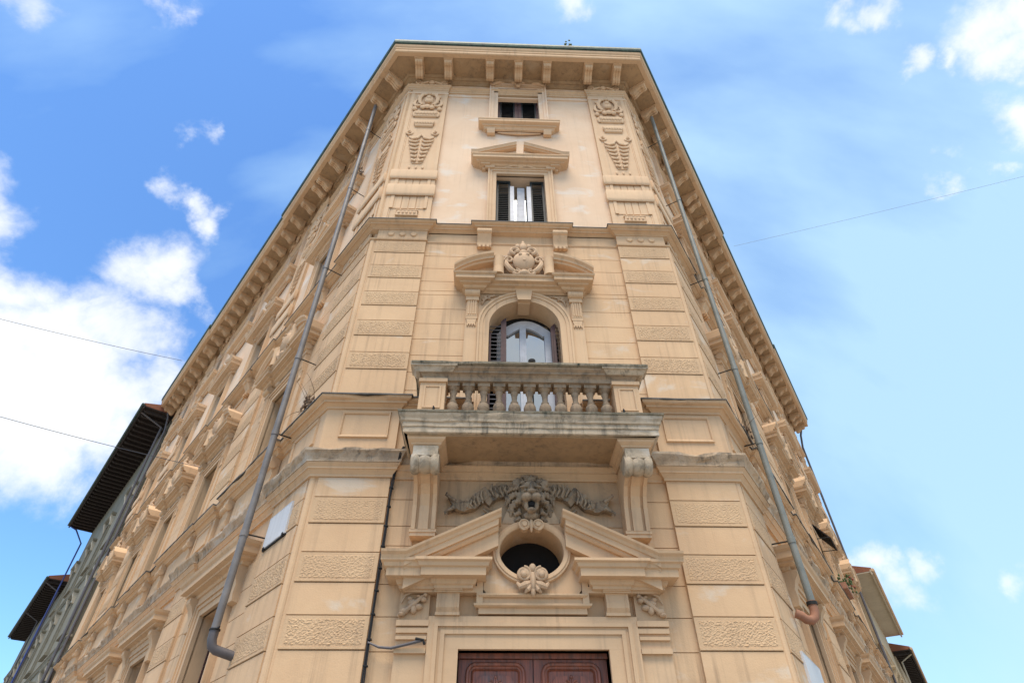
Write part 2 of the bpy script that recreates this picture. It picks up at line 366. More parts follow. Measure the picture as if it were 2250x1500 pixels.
# ends, back and roof
def gen_body():
    mb = MB(); pl = [plan('L', SL, -.1), plan('L', SL, -12), plan('R', SL, -12), plan('R', SL, -.1)]
    for a, b in zip(pl, pl[1:]): mb.add([(a[0], a[1], 0), (b[0], b[1], 0), (b[0], b[1], 20.2), (a[0], a[1], 20.2)], [(0, 1, 2, 3)])
    return mb
part('rear_wall', gen_body(), 'stucco', B)
ft = [plan('L', SL, -.1), plan('L', .05, -.1), plan('R', .05, -.1), plan('R', SL, -.1), plan('R', SL, -12), plan('L', SL, -12)]
part('floor_slab', MB().loft([[(x, o, 11.9) for x, o in ft], [(x, o, 12.05) for x, o in ft]]), 'interior', B)
rf = MB(); er = [plan('L', SL + .5, .85), plan('L', 0, .85), plan('R', 0, .85), plan('R', SL + .5, .85), plan('R', SL, -12), plan('L', SL, -12)]
ctr = (sum(p[0] for p in er) / 6, sum(p[1] for p in er) / 6)
rf.add([(x, o, 20.2) for x, o in er] + [(ctr[0], ctr[1], 22.3)], [(i, (i + 1) % 6, 6) for i in range(6)] + [(0, 1, 2, 3, 4, 5)])
part('roof', rf, 'roof_tile', B)

# --- courses of the plain wall between pilasters and windows
CH = .4143; CU_ = .4038
def course(w, h, key):
    return lambda: MB().box(-w / 2, w / 2, -.1, FIELD, .006, h - .006)
def courses(wall, parent, x0, x1, z_lo, z_hi, z_ref, step, mat='stucco'):
    M, sg = WALLS[wall]; w = x1 - x0
    k = math.ceil((z_lo - z_ref) / step - 1e-6); z = z_ref + k * step
    zs = [z_lo] if z - z_lo > .05 else []
    while z < z_hi - .02: zs.append(z); z += step
    zs.append(z_hi)
    for a, b in zip(zs, zs[1:]):
        h = b - a; part('stone_course', course(w, h, 0), mat, parent, T(sg * (x0 + x1) / 2, 0, a), key=('co', round(w, 3), round(h, 3), mat))
ZR = 5.608; ZU = 11.293
for sx in (-1, 1):
    a, b = sorted((sx * 1.36, sx * 2.13)); courses('F', wallF, a, b, .5, 4.9, ZR, CH)
    a, b = sorted((sx * 1.70, sx * 2.13)); courses('F', wallF, a, b, 4.9, 6.0, ZR, CH)
    a, b = sorted((sx * .92, sx * 2.13)); courses('F', wallF, a, b, 7.40, 10.2, ZU, CU_)
    a, b = sorted((sx * .0, sx * 2.13)); courses('F', wallF, a, b, 10.2, 11.74, ZU, CU_)
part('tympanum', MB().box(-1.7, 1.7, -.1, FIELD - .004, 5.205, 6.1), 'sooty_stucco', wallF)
for wl, par in (('L', wallL), ('R', wallR)):
    for i, c in enumerate(BAYS[:4]):
        lo = [1.38, 6.6, 9.9, 13.7][i]; hi = [5.34, 9.9, 13.7, 17.0][i]
        for a, b in ((lo, c - 1.0), (c + 1.0, hi)):
            courses(wl, par, a, b, .5, 5.2, ZR, CH)
            courses(wl, par, a, b, 7.40, 11.74, ZU, CU_)

# --- pilasters with alternating smooth and rusticated blocks
def smooth_block(w, h): return lambda: MB().box(-w / 2, w / 2, -.035, 0, .008, h - .006)
def rust_block(w, h, seed):
    def f():
        mb = MB().box(-w / 2, w / 2, -.035, 0, .008, h - .006)
        mb.box(-w / 2 + .004, w / 2 - .004, -.001, .012, .012, .034)
        nx, nz = max(12, int(w / .013)), max(8, int(h / .013)); m = .05; vs = []; fs = []
        for j in range(nz + 1):
            for i in range(nx + 1):
                x = -w / 2 + m + (w - 2 * m) * i / nx; z = m + .006 + (h - 2 * m) * j / nz
                e = i in (0, nx) or j in (0, nz)
                nz_ = noise.fractal(Vector((x * 42 + seed * 7, z * 52, seed)), .8, 2.1, 3)
                o = -.004 if e else .004 + (.0055 + .0007 * seed) * max(-.7, min(.9, nz_))
                vs.append((x, o, z))
        for j in range(nz):
            for i in range(nx): q = j * (nx + 1) + i; fs.append((q, q + 1, q + nx + 2, q + nx + 1))
        return mb.add(vs, fs)
    return f
def pil_blocks(wall, x0, x1, parent, near=True):
    M, sg = WALLS[wall]; w = x1 - x0; xc = sg * (x0 + x1) / 2
    def put(z0, z1, rust, i):
        h = z1 - z0
        if rust: part('rusticated_block', rust_block(w, h, i % 5), 'rusticated', parent, M @ T(xc, 0, z0), key=('ru', round(w, 3), round(h, 3), i % 5), smooth=False)
        else: part('smooth_block', smooth_block(w, h), 'stucco', parent, M @ T(xc, 0, z0), key=('sm', round(w, 3), round(h, 3)))
    put(ZR, 5.93, False, 0)
    for k in range(12):
        z1 = ZR - CH * k; z0 = z1 - CH
        if z0 < .6: put(.6, z1, False, k); break
        put(z0, z1, k % 2 == 0, k + (0 if wall == 'F' else 1))
    put(7.40, 8.063, False, 0)
    for j in range(4, -1, -1):
        z0 = ZU - 2 * CU_ * j
        put(z0, z0 + CU_, True, j)
        put(z0 + CU_, z0 + 2 * CU_ if j else 11.715, False, j) if j else None
# corner cores wrap the front and the side
def core_poly(wall, xin, xc_, send, g):
    return None
def corner_core(sg):
    wl = 'L' if sg < 0 else 'R'; XC = XL if sg < 0 else XR
    mb = MB()
    def run(off, z0, z1, xin=2.13, send=1.38):
        c0 = (sg * XC, 0.0)
        # offset corner
        n1 = Vector((0, 1)); M, s_ = WALLS[wl]; nv = M.to_3x3() @ Vector((0, -1, 0)); n2 = Vector((nv.x, -nv.y))
        cc = Vector(c0) + (n1 + n2) / (1 + n1.dot(n2)) * off
        pts = [(sg * xin, off), (cc.x, cc.y), plan(wl, send, off), plan(wl, send, -.2), (sg * (XC - .25), -.2), (sg * xin, -.2)]
        mb.loft([[(x, o, z0) for x, o in pts], [(x, o, z1) for x, o in pts]])
    run(-.028, 0.0, 6.1); run(-.006, 6.3, 7.3); run(-.028, 7.3, 11.75); run(-.03, 12.15, 19.8)
    # rounded bead on the arris
    M, s_ = WALLS[wl]; nv = M.to_3x3() @ Vector((0, -1, 0)); b = (Vector((0, 1)) + Vector((nv.x, -nv.y))).normalized()
    for z0, z1 in ((0.0, 5.95), (7.38, 11.74), (12.25, 19.3)):
        cx, co = sg * XC - b.x * .075, -b.y * .075
        mb.loft([[(cx + .062 * math.cos(2 * math.pi * j / 14), co + .062 * math.sin(2 * math.pi * j / 14), z) for j in range(14)] for z in (z0, z1)])
    return mb
def mid_core(x0, x1):
    mb = MB().box(x0, x1, -.1, -.028, 0, 6.1); mb.box(x0, x1, -.1, -.006, 6.3, 7.3); mb.box(x0, x1, -.1, -.028, 7.3, 11.75); mb.box(x0, x1, -.1, -.03, 12.15, 19.8); return mb

# upper order: framed panel with carved trophy, banded pedestal, capital.  centred on x=0, z absolute
def pilaster_frame(w):
    def f():
        h = w / 2; mb = MB()
        for s in (-1, 1):
            mb.box(*sorted((s * h, s * (h - .10))), -.035, 0, 12.26, 19.0)
            mb.box(*sorted((s * (h - .10), s * (h - .135))), -.035, -.012, 12.26, 18.9)
        mb.box(-h, h, -.035, 0.001, 18.88, 19.02)
        return mb
    return f
def pilaster_bands(w):
    def f():
        h = w / 2 - .02; mb = MB()
        for z0, z1 in ((14.13, 14.52), (13.41, 13.87)):
            mb.mould([(-h, -.03), (-h, .0), (h, .0), (h, -.03)], [(-.02, z0 + .03), (.035, z0), (.055, z0 + .03), (.06, z0 + .1), (.06, z1 - .08), (.045, z1 - .01), (-.02, z1)])
        k = w / 1.09
        for z0, z1 in ((13.86, 14.14), (12.93, 13.42)):
            for x0, x1 in ((-.44, -.185), (-.16, -.0125), (.0125, .16), (.185, .44)): mb.box(x0 * k, x1 * k, -.03, -.008, z0, z1)
            for q in (-1, 1): mb.box(*sorted((q * .44 * k, q * .36 * k)), -.03, .015, z0, z1)
        return mb
    return f
def pilaster_plate():
    mb = MB().box(-.24, .24, -.03, .02, 12.64, 12.82)
    for i in range(5): mb.ell((-.18 + .09 * i, .022, 12.73), (.035, .025, .05), 8, 5)
    mb.box(-.26, .26, -.03, .03, 12.81, 12.835); mb.box(-.26, .26, -.03, .03, 12.625, 12.645); return mb
def trophy():
    mb = MB(); o = -.02
    mb.ell((0, o, 18.42), (.15, .12, .26)); mb.ell((0, .05, 18.5), (.08, .1, .12)); mb.ell((0, .07, 18.25), (.1, .09, .1))
    for s in (-1, 1):
        mb.tube([(s * .08, .05, 18.72), (s * .2, .07, 18.66), (s * .27, .06, 18.45), (s * .25, .04, 18.22), (s * .17, .03, 18.08)], [.05, .065, .06, .055, .04])
        mb.tube([(s * .2, .04, 18.0), (s * .33, .06, 17.95), (s * .4, .04, 18.1), (s * .38, .02, 18.3), (s * .33, .0, 18.45)], [.045, .06, .05, .04, .02])
        mb.ell((s * .36, .03, 17.82), (.07, .07, .1)); mb.ell((s * .3, .02, 18.6), (.06, .05, .09)); mb.ell((s * .13, .05, 17.9), (.08, .07, .1))
        mb.ell((s * .33, .02, 17.5), (.06, .05, .16))
    mb.ell((0, .03, 18.78), (.1, .06, .06)); mb.ell((0, .05, 17.95), (.09, .07, .12))
    # two swelling bands
    for z, w, r in ((17.55, .33, .11), (17.42, .3, .07), (17.0, .28, .1), (16.86, .25, .07)):
        mb.cyl_x(-w, w, .0, z, r, 12)
    for i in range(-3, 4): mb.ell((i * .085, .08, 17.52), (.035, .04, .09), 8, 5); mb.ell((i * .075, .07, 16.98), (.03, .035, .1), 8, 5)
    # shoulders and rows of hanging leaves
    for s in (-1, 1):
        mb.tube(spiral(s * .33, 16.42, .03, .12, .03, 1.1, math.pi / 2, -s), .032, 6)
        mb.tube([(s * .02, .05, 16.3), (s * .1, .06, 16.12), (s * .22, .05, 16.08), (s * .33, .03, 16.2)], [.03, .05, .05, .03])
        for k in range(6):
            z = 16.02 - .19 * k; w = .33 - .035 * k
            mb.tube([(s * .03, .05, z - .02), (s * w * .4, .055, z - .10), (s * w * .75, .05, z - .07), (s * w, .02, z + .02)], [.022, .042, .042, .02], 6)
    mb.prism_xz([(-.32, 16.55), (.32, 16.55), (.34, 16.1), (.12, 14.9), (-.12, 14.9), (-.34, 16.1)], -.03, .01)
    for x in (-.17, 0, .17): mb.ell((x, -.01, 14.72), (.03, .03, .07), 8, 5)
    mb.v = [(x, (y - .02) * .62 + .02 if y < .02 else y, z) for x, y, z in mb.v]
    return mb
def capital_relief(w):
    def f():
        mb = MB(); h = w / 2 - .05
        mb.prism_xz([(-h, 19.33), (h, 19.33), (h, 19.62), (-h, 19.62)], -.02, .01)
        for s in (-1, 1):
            mb.tube(spiral(s * (h - .12), 19.5, .03, .12, .03, 1.2, -math.pi / 2, s), .03, 6)
            mb.tube([(s * (h - .15), .02, 19.38), (s * .25, .04, 19.42), (s * .1, .04, 19.52)], [.03, .04, .03], 6)
        mb.ell((0, .03, 19.5), (.1, .06, .1)); return mb
    return f
def upper_pilaster(wall, x0, x1, parent):
    M, sg = WALLS[wall]; w = x1 - x0; Mx = M @ T(sg * (x0 + x1) / 2); kw = round(w, 3)
    part('panel_frame', pilaster_frame(w), 'trim_upper', parent, Mx, key=('pf', kw))
    part('fluted_band', pilaster_bands(w), 'trim_upper', parent, Mx, key=('pb', kw), smooth=True)
    part('panel_back', lambda: MB().box(-w / 2 + .005, w / 2 - .005, -.05, -.024, 12.27, 19.0), 'trim_upper', parent, Mx, key=('pbk', kw))
    part('carved_plate', pilaster_plate, 'trim_upper', parent, Mx, key='pplate', smooth=True)
    part('carved_trophy', trophy, 'trim_upper', parent, Mx, key='trophy', smooth=True)
    part('capital', capital_relief(w), 'trim_upper', parent, Mx, key=('cap', kw), smooth=True)
    # row of discs under the string course
    def discs():
        mb = MB().box(-w / 2, w / 2, -.035, .0, 11.725, 12.08)
        for i in (-1, 0, 1): mb.cyl_o(i * .25, 11.93, -.01, .03, .085, 18, .06)
        return mb
    part('disc_block', discs, 'trim', parent, Mx, key=('dis', kw), smooth=True)
    def pedestal():
        h = w / 2 - .06; mb = MB()
        pth = [(-h + .1, 6.66), (h - .1, 6.66), (h - .1, 7.12), (-h + .1, 7.12)]
        return mb.ring(pth, [(-.03, -.03), (-.03, .012), (0, .028), (.02, .028), (.04, -.03)])
    part('pedestal_panel', pedestal, 'trim', parent, Mx, key=('ped', kw))
for sg, wl in ((-1, 'L'), (1, 'R')):
    pil = part('pilaster', corner_core(sg), 'trim', B)
    a, b = sorted((sg * 2.13, sg * 3.217)); pil_blocks('F', a, b, pil); upper_pilaster('F', a, b, pil)
    pil_blocks(wl, .09, 1.38, pil); upper_pilaster(wl, .12, 1.38, pil)
    for x0, x1 in PILS[1:]:
        M, s_ = WALLS[wl]; pil = part('pilaster', mid_core(*sorted((s_ * x0, s_ * x1))), 'trim', B, M)
        inv = M.inverted()
        tmp = len(bpy.data.objects); before = set(bpy.data.objects)
        if x0 < 18: pil_blocks(wl, x0, x1, pil)
        upper_pilaster(wl, x0, x1, pil)
        for ob in set(bpy.data.objects) - before: ob.matrix_basis = inv @ ob.matrix_basis

# --- cornices and string courses
def worn(seed, amt, ks):
    def j(p, k, dp, z):
        if k in ks:
            v = Vector((p[0] * 3.1 + seed, p[1] * 3.1, k * .6)); a = noise.fractal(v, 1.0, 2.0, 4)
            bite = max(0, noise.noise(Vector((p[0] * 1.3 + seed, p[1] * 1.3, 4))) - .12)
            return dp - amt * (.35 * abs(a) + 1.8 * bite), z + amt * .35 * a
        return dp, z
    return j
f_all = [(-2.13, 0), (-2.13, FIELD), (2.13, FIELD), (2.13, 0)]
p1 = [(-.1, 5.90), (.0, 5.93), (.03, 5.93), (.03, 5.965), (.085, 6.03), (.10, 6.03), (.10, 6.06), (.14, 6.105), (.14, 6.12)]
part('cornice_bed', MB().mould(full(f_all), p1 + [(-.1, 6.12)]), 'trim', B)
c1 = [(-.1, 6.121), (.155, 6.121), (.16, 6.15), (.17, 6.19), (.20, 6.24), (.23, 6.28), (.235, 6.32), (-.1, 6.36)]
part('lower_cornice', MB().mould(full(f_all), c1, True, worn(3, .075, {2, 3, 4, 5, 6}), .07), 'worn_stucco', B, smooth=False)
c2 = [(-.1, 7.16), (.0, 7.19), (.02, 7.19), (.02, 7.225), (.075, 7.265), (.11, 7.265), (.11, 7.30), (.17, 7.32), (.19, 7.345), (.19, 7.375), (-.1, 7.40)]
sills = [(c - 1.35, c + 1.35, .02) for c in BAYS]
hl, hr = halves([(-2.13, 0), (-2.13, FIELD), (-.94, FIELD)], [(.94, FIELD), (2.13, FIELD), (2.13, 0)], sills)
for h, s in ((hl, 5), (hr, 9)): part('upper_cornice', MB().mould(h, c2, True, worn(s, .05, {7, 8, 9}), .09), 'trim', B)
s3 = [(-.1, 12.05), (.0, 12.08), (.02, 12.08), (.02, 12.11), (.09, 12.15), (.12, 12.15), (.12, 12.185), (.17, 12.205), (.19, 12.23), (.19, 12.25), (-.1, 12.28)]
sills3 = [(c - .95, c + .95, .0) for c in BAYS]
part('string_course', MB().mould(full([(-2.13, 0), (-2.13, FIELD - .04), (-.95, FIELD - .04), (-.95, 0), (.95, 0), (.95, FIELD - .04), (2.13, FIELD - .04), (2.13, 0)], sills3), s3), 'trim', B)
plain('lead', (.14, .135, .125), .7, .1, scale=4, dark=(.07, .07, .065))
for h, sd in ((hl, 31), (hr, 37)): part('lead_flashing', MB().mould(h, [(-.05, 7.402), (.19, 7.377), (.205, 7.362), (.208, 7.385), (-.05, 7.412)], True, worn(sd, .02, {1, 2, 3}), .09), 'lead', B)
part('lead_flashing', MB().mould(full([(-2.13, 0), (-2.13, FIELD - .04), (-.95, FIELD - .04), (-.95, 0), (.95, 0), (.95, FIELD - .04), (2.13, FIELD - .04), (2.13, 0)], sills3), [(-.05, 12.282), (.19, 12.252), (.203, 12.238), (.206, 12.258), (-.05, 12.292)]), 'lead', B)
capm = [(-.1, 11.98), (.0, 12.0), (.012, 12.05), (-.1, 12.06)]
part('fillet', MB().mould(full(f_all), [(-.1, 11.72), (.015, 11.735), (.025, 11.765), (-.1, 11.78)]), 'trim', B)
# top of the upper order: architrave, capitals, frieze fillets, bed mould
part('architrave', MB().mould(full(f_all), [(-.1, 19.0), (.0, 19.02), (.012, 19.02), (.012, 19.12), (.03, 19.13), (.03, 19.2), (.075, 19.24), (.075, 19.28), (-.1, 19.31)]), 'trim', B)
part('frieze_fillet', MB().mould(full([(-2.13, 0), (-2.13, FIELD), (2.13, FIELD), (2.13, 0)]), [(-.1, 18.78), (.012, 18.80), (.02, 18.84), (-.1, 18.86)]), 'stucco_upper', B)
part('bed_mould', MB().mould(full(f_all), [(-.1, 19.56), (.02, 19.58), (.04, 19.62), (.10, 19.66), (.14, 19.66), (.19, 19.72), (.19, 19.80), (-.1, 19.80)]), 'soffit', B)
# eaves: soffit, fascia, gutter; the middle of each street front steps in slightly
def eave_path(off0, off1):
    out = []
    for wl in ('L', 'R'):
        pts = [plan(wl, s, o) for s, o in ((0, off0), (6.95, off0), (6.95, off1), (17.0, off1), (17.0, off0), (SL, off0))]
        out.append(pts)
    return list(reversed(out[0])), out[1]
l, r = eave_path(0, -.05)
EP = l + r
def corner_fix(path):  # the two corner points are in both lists
    q = []
    for p in path:
        if q and math.hypot(p[0] - q[-1][0], p[1] - q[-1][1]) < 1e-6: continue
        q.append(p)
    return q
EP = corner_fix(EP)
def eave_profile(pr): return MB().mould(EP, pr)
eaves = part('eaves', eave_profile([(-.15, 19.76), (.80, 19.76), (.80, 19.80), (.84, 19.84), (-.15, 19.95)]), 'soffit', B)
part('fascia', eave_profile([(.70, 19.745), (.82, 19.745), (.845, 19.77), (.845, 19.90), (.86, 19.90), (.86, 19.98), (.89, 20.02), (.91, 20.10), (.5, 20.14)]), 'trim', eaves)
part('gutter', eave_profile([(.80, 20.12), (.91, 20.12), (.945, 20.15), (.965, 20.22), (.965, 20.31), (.95, 20.335), (.86, 20.335), (.86, 20.24), (.80, 20.24)]), 'copper_green', eaves)
def modillion():
    mb = MB(); pr = [(.15, 19.76), (.15, 19.47), (.19, 19.42), (.26, 19.415), (.32, 19.45), (.40, 19.53), (.50, 19.575), (.57, 19.56), (.63, 19.585), (.66, 19.64), (.66, 19.76)]
    mb.prism_oz(pr, -.115, .115)
    for x in (-.075, 0, .075): mb.prism_oz([(o_, z - .02) if z < 19.7 else (o_, z) for o_, z in pr[1:-1]] + [(.64, 19.7), (.16, 19.7)], x - .026, x + .026)
    mb.box(-.14, .14, .14, .70, 19.70, 19.759)
    return mb
for x in (-3.09, -2.19, -.89, 0, .89, 2.19, 3.09): part('modillion', modillion, 'trim', eaves, WF @ T(x * (.985)), key='modi', smooth=False)
for wl in ('L', 'R'):
    M, sg = WALLS[wl]
    ss = [.35, 1.25] + [2.25 + .95 * i for i in range(4)] + [5.5, 6.4] + [7.3 + .872 * i for i in range(12)] + [17.15, 18.1, 19.1, 20.05, 21.0, 21.95, 22.5, 23.35]
    for s in ss: part('modillion', modillion, 'trim', eaves, M @ T(sg * s), key='modi')

# ------------------------------------------------------------------ windows
def sh_panel(x0, x1, z0, z1, o, slat=.06):
    mb = MB(); w = .05
    mb.box(x0, x0 + w, o - .03, o + .02, z0, z1); mb.box(x1 - w, x1, o - .03, o + .02, z0, z1); mb.box(x0, x1, o - .03, o + .019, z0, z0 + .08); mb.box(x0, x1, o - .03, o + .019, z1 - .08, z1)
    z = z0 + .1
    while z < z1 - .1:
        mb.add([(x0 + w, o + .018, z), (x1 - w, o + .018, z), (x1 - w, o - .028, z + .045), (x0 + w, o - .028, z + .045), (x0 + w, o + .018, z + .008), (x1 - w, o + .018, z + .008), (x1 - w, o - .028, z + .053), (x0 + w, o - .028, z + .053)],
               [(0, 1, 2, 3), (4, 5, 6, 7), (0, 1, 5, 4), (3, 2, 6, 7)]); z += slat
    return mb
def architrave(hw, z0, z1, bw=.21, o=.0):
    pth = [(-hw, z0), (-hw, z1), (hw, z1), (hw, z0)]
    def f():
        mb = MB(); 
        # stepped frame: sweep with mitred corners
        for i, (u0, u1, oo) in enumerate(((0, bw * .5, o - .02), (bw * .5, bw * .82, o + .005), (bw * .82, bw, o + .035))):
            for s in (-1, 1): mb.box(*sorted((s * (hw + u0), s * (hw + u1))), -.12, oo, z0, z1 + u0)
            mb.box(-hw - u1, hw + u1, -.12, oo + .0005, z1 + u0, z1 + u1)
        return mb
    return f
def gap_pediment():   # broken triangular hood of the second-floor windows
    mb = MB()
    mb.mould([(-1.0, -.1), (-1.0, .02), (1.0, .02), (1.0, -.1)], [(-.02, 14.80), (.03, 14.82), (.06, 14.86), (.13, 14.86), (.13, 14.90), (.22, 14.915), (.22, 15.0), (.25, 15.03), (.25, 15.055), (-.02, 15.06)])
    for s in (-1, 1):
        mb.sweep([(s * 1.27, 15.06), (s * 1.10, 15.06), (s * .095, 15.50)], [(0, -.08), (0, .20), (.035, .22), (.035, .25), (.085, .27), (.12, .29), (.12, -.08)], True)
        mb.prism_xz([(s * 1.05, 15.05), (s * .095, 15.05), (s * .095, 15.46)], -.08, .10)
    mb.box(-1.02, -.78, -.08, .11, 14.62 + .18, 14.87); mb.box(.78, 1.02, -.08, .11, 14.80, 14.87)
    return mb
def hood_frieze():
    mb = MB().box(-.98, .98, -.1, .0, 14.72, 14.84)
    for s in (-1, 1):
        mb.box(*sorted((s * .66, s * .90)), -.08, .06, 14.72, 14.85)
        mb.tube([(s * .03, .03, 14.80), (s * .18, .04, 14.83), (s * .34, .03, 14.77), (s * .5, .01, 14.745)], [.03, .035, .03, .015], 6)
    mb.ell((0, .03, 14.79), (.06, .05, .05)); return mb
def win_interior(hw, z0, z1): return lambda: MB().box(-hw - .02, hw + .02, -.60, -.53, z0 - .05, z1 + .05)
def window_second(M, front=False):
    w = part('window', architrave(.61, 12.25, 14.55), 'trim_upper', B, M, key='w2a')
    part('hood', gap_pediment, 'trim_upper', w, key='w2h'); part('hood_frieze', hood_frieze, 'trim_upper', w, key='w2f', smooth=True)
    part('dark_interior', win_interior(.61, 12.25, 14.55), 'interior', w, key='w2i')
    for s in (-1, 1):
        part('sill_bracket', lambda: sill_br(s), 'trim', w, key=('w2b', s), smooth=True)
    if front:
        for s in (-1, 1):
            part('shutter', lambda: sh_panel(*sorted((s * .60, s * .25)), 12.26, 14.5, -.22, .075), 'shutter_green', w)
            part('shutter_stile', lambda: MB().box(*sorted((s * .26, s * .16)), -.27, -.17, 12.26, 14.22), 'white_frame', w)
        part('sash', lambda: MB().box(-.075, .11, -.36, -.30, 12.26, 14.35).box(-.1, -.06, -.34, -.28, 12.26, 13.6), 'white_frame', w)
        part('pane', lambda: MB().box(-.6, .6, -.42, -.41, 12.26, 14.54), 'glass', w)
    else:
        for s in (-1, 1): part('shutter', lambda: sh_panel(*sorted((s * .60, s * .01)), 12.26, 14.5, -.22, .075), 'shutter_green', w, key=('w2s', s))
    return w
def sill_br(s):
    mb = MB(); x0, x1 = sorted((s * .69, s * 1.0))
    mb.prism_oz([(-.08, 11.56), (.0, 11.56), (.03, 11.6), (.03, 11.66), (.0, 11.68), (.02, 11.8), (.09, 11.9), (.13, 11.98), (.13, 12.07), (-.08, 12.07)], x0, x1)
    mb.cyl_x(x0 - .01, x1 + .01, .085, 11.99, .07, 12)
    for i in range(3): mb.box(x0 + .03 + .09 * i, x0 + .08 + .09 * i, -.05, .045, 11.53, 11.6)
    return mb
def window_attic(M, front=False):
    w = part('window', architrave(.61, 17.02, 19.42, .26, -.02), 'stucco_upper', B, M, key='w3a')
    def sill():
        mb = MB(); mb.mould([(-.93, -.1), (-.93, 0), (.93, 0), (.93, -.1)], [(-.02, 16.70), (.03, 16.72), (.08, 16.80), (.11, 16.80), (.11, 16.86), (.2, 16.89), (.2, 16.96), (.22, 16.985), (.22, 17.01), (-.02, 17.02)]); return mb
    part('sill', sill, 'trim_upper', w, key='w3s')
    def brk():
        mb = MB()
        for s in (-1, 1): mb.prism_oz([(-.08, 16.54), (.02, 16.54), (.04, 16.6), (.07, 16.66), (.07, 16.73), (-.08, 16.73)], *sorted((s * .68, s * .9)))
        mb.tube([(-.6, -.05, 16.68), (-.3, -.04, 16.63), (0, -.03, 16.60), (.3, -.04, 16.63), (.6, -.05, 16.68)], [.02, .035, .05, .035, .02], 6); return mb
    part('sill_bracket', brk, 'trim_upper', w, key='w3b', smooth=True)
    def orn():
        mb = MB()
        for s in (-1, 1):
            mb.tube([(s * .85, .0, 19.56), (s * .6, .02, 19.68), (s * .3, .03, 19.74), (s * .1, .04, 19.66)], [.03, .06, .06, .04], 7); mb.tube(spiral(s * .78, 19.62, .02, .1, .03, 1, 0, s), .025, 6)
        mb.ell((0, .04, 19.6), (.12, .07, .14)); mb.ell((0, .04, 19.44), (.07, .06, .07)); mb.prism_xz([(-.85, 19.5), (.85, 19.5), (.6, 19.72), (-.6, 19.72)], -.1, -.01); return mb
    part('scrollwork', orn, 'trim_upper', w, key='w3o', smooth=True)
    part('dark_interior', win_interior(.61, 17.02, 19.42), 'interior', w, key='w3i')
    for s in (-1, 1):
        part('shutter', lambda: sh_panel(*sorted((s * .55, s * .09)), 17.03, 19.4, -.28, .075), 'shutter_green', w, key=('w3sh', s))
        part('shutter_stile', lambda: MB().box(*sorted((s * .10, s * .005)), -.31, -.235, 17.03, 19.4).box(*sorted((s * .61, s * .545)), -.31, -.235, 17.03, 19.4), 'shutter_brown', w, key=('w3st', s))
    return w
# segmental hood with cartouche, first floor
def arc_pts(x0, z0, x1, z1, sag, n=14):
    pts = []; dx, dz = x1 - x0, z1 - z0; L = math.hypot(dx, dz); nx, nz = -dz / L, dx / L
    if nz < 0: nx, nz = -nx, -nz
    for i in range(n + 1):
        t_ = i / n; h = sag * 4 * t_ * (1 - t_); pts.append((x0 + dx * t_ + nx * h, z0 + dz * t_ + nz * h))
    return pts
def seg_hood():
    mb = MB(); pr = [(-.05, 10.10), (.03, 10.13), (.05, 10.17), (.12, 10.18), (.12, 10.22), (.20, 10.235), (.20, 10.32), (.235, 10.34), (.25, 10.375), (-.05, 10.39)]
    mb.mould([(-1.18, -.1), (-1.18, .10), (-.80, .10), (-.80, .03), (.80, .03), (.80, .10), (1.18, .10), (1.18, -.1)], pr)
    for s in (-1, 1):
        pth = arc_pts(s * 1.42, 10.385, s * .62, 10.80, .075)
        mb.sweep(pth, [(0, -.08), (0, .24), (.05, .26), (.05, .30), (.10, .31), (.14, .36), (.19, .37), (.19, -.08)], True)
        mb.prism_xz([(x, z + .01) for x, z in pth] + [(s * .62, 10.38)], -.08, .09)
        # rolled inner end
        mb.lathe(s * .52, .22, [(.115, 10.39), (.105, 10.6), (.115, 10.86), (.12, 10.93), (.10, 10.95), (.095, 10.93), (.055, 10.93), (.05, 10.955), (.0, 10.96)], 18); mb.box(*sorted((s * .63, s * .50)), -.08, .2, 10.385, 10.88)
    return mb
def cartouche():
    mb = MB(); mb.ell((0, .22, 10.82), (.235, .13, .29), 20, 14)
    for x, z in ((-.075, .13), (.085, .13), (.005, -.06)): mb.ell((x, .335, 10.82 + z), (.038, .025, .042), 8, 6)
    for s in (-1, 1):
        mb.tube([(s * .12, .2, 10.46), (s * .27, .25, 10.52), (s * .36, .25, 10.68), (s * .37, .22, 10.84)], [.05, .065, .06, .04]); mb.tube(spiral(s * .31, 10.86, .24, .10, .025, 1.25, -.3 if s > 0 else math.pi + .3, s), .03, 6)
        mb.tube(spiral(s * .16, 10.46, .25, .09, .025, 1.2, math.pi / 2, s), .035, 6)
        mb.tube([(s * .37, .2, 10.85), (s * .46, .2, 10.98), (s * .40, .18, 11.02), (s * .28, .17, 10.93)], [.03, .04, .035, .02])
        mb.tube(spiral(s * .17, 11.2, .2, .11, .03, 1.1, -math.pi / 2, s), .045, 6); mb.ell((s * .27, .15, 11.15), (.07, .06, .1)); mb.ell((s * .12, .17, 11.38), (.06, .05, .08))
    mb.ell((0, .2, 11.12), (.1, .08, .1)); mb.ell((0, .17, 11.35), (.09, .07, .14)); mb.ell((0, .15, 11.5), (.04, .04, .1)); mb.ell((0, .24, 10.45), (.1, .08, .09))
    mb.prism_xz([(-.33, 11.0), (.33, 11.0), (.27, 11.38), (-.27, 11.38)], -.08, .10); mb.prism_xz([(-.45, 10.385), (.45, 10.385), (.4, 10.9), (-.4, 10.9)], -.08, .10)
    return mb
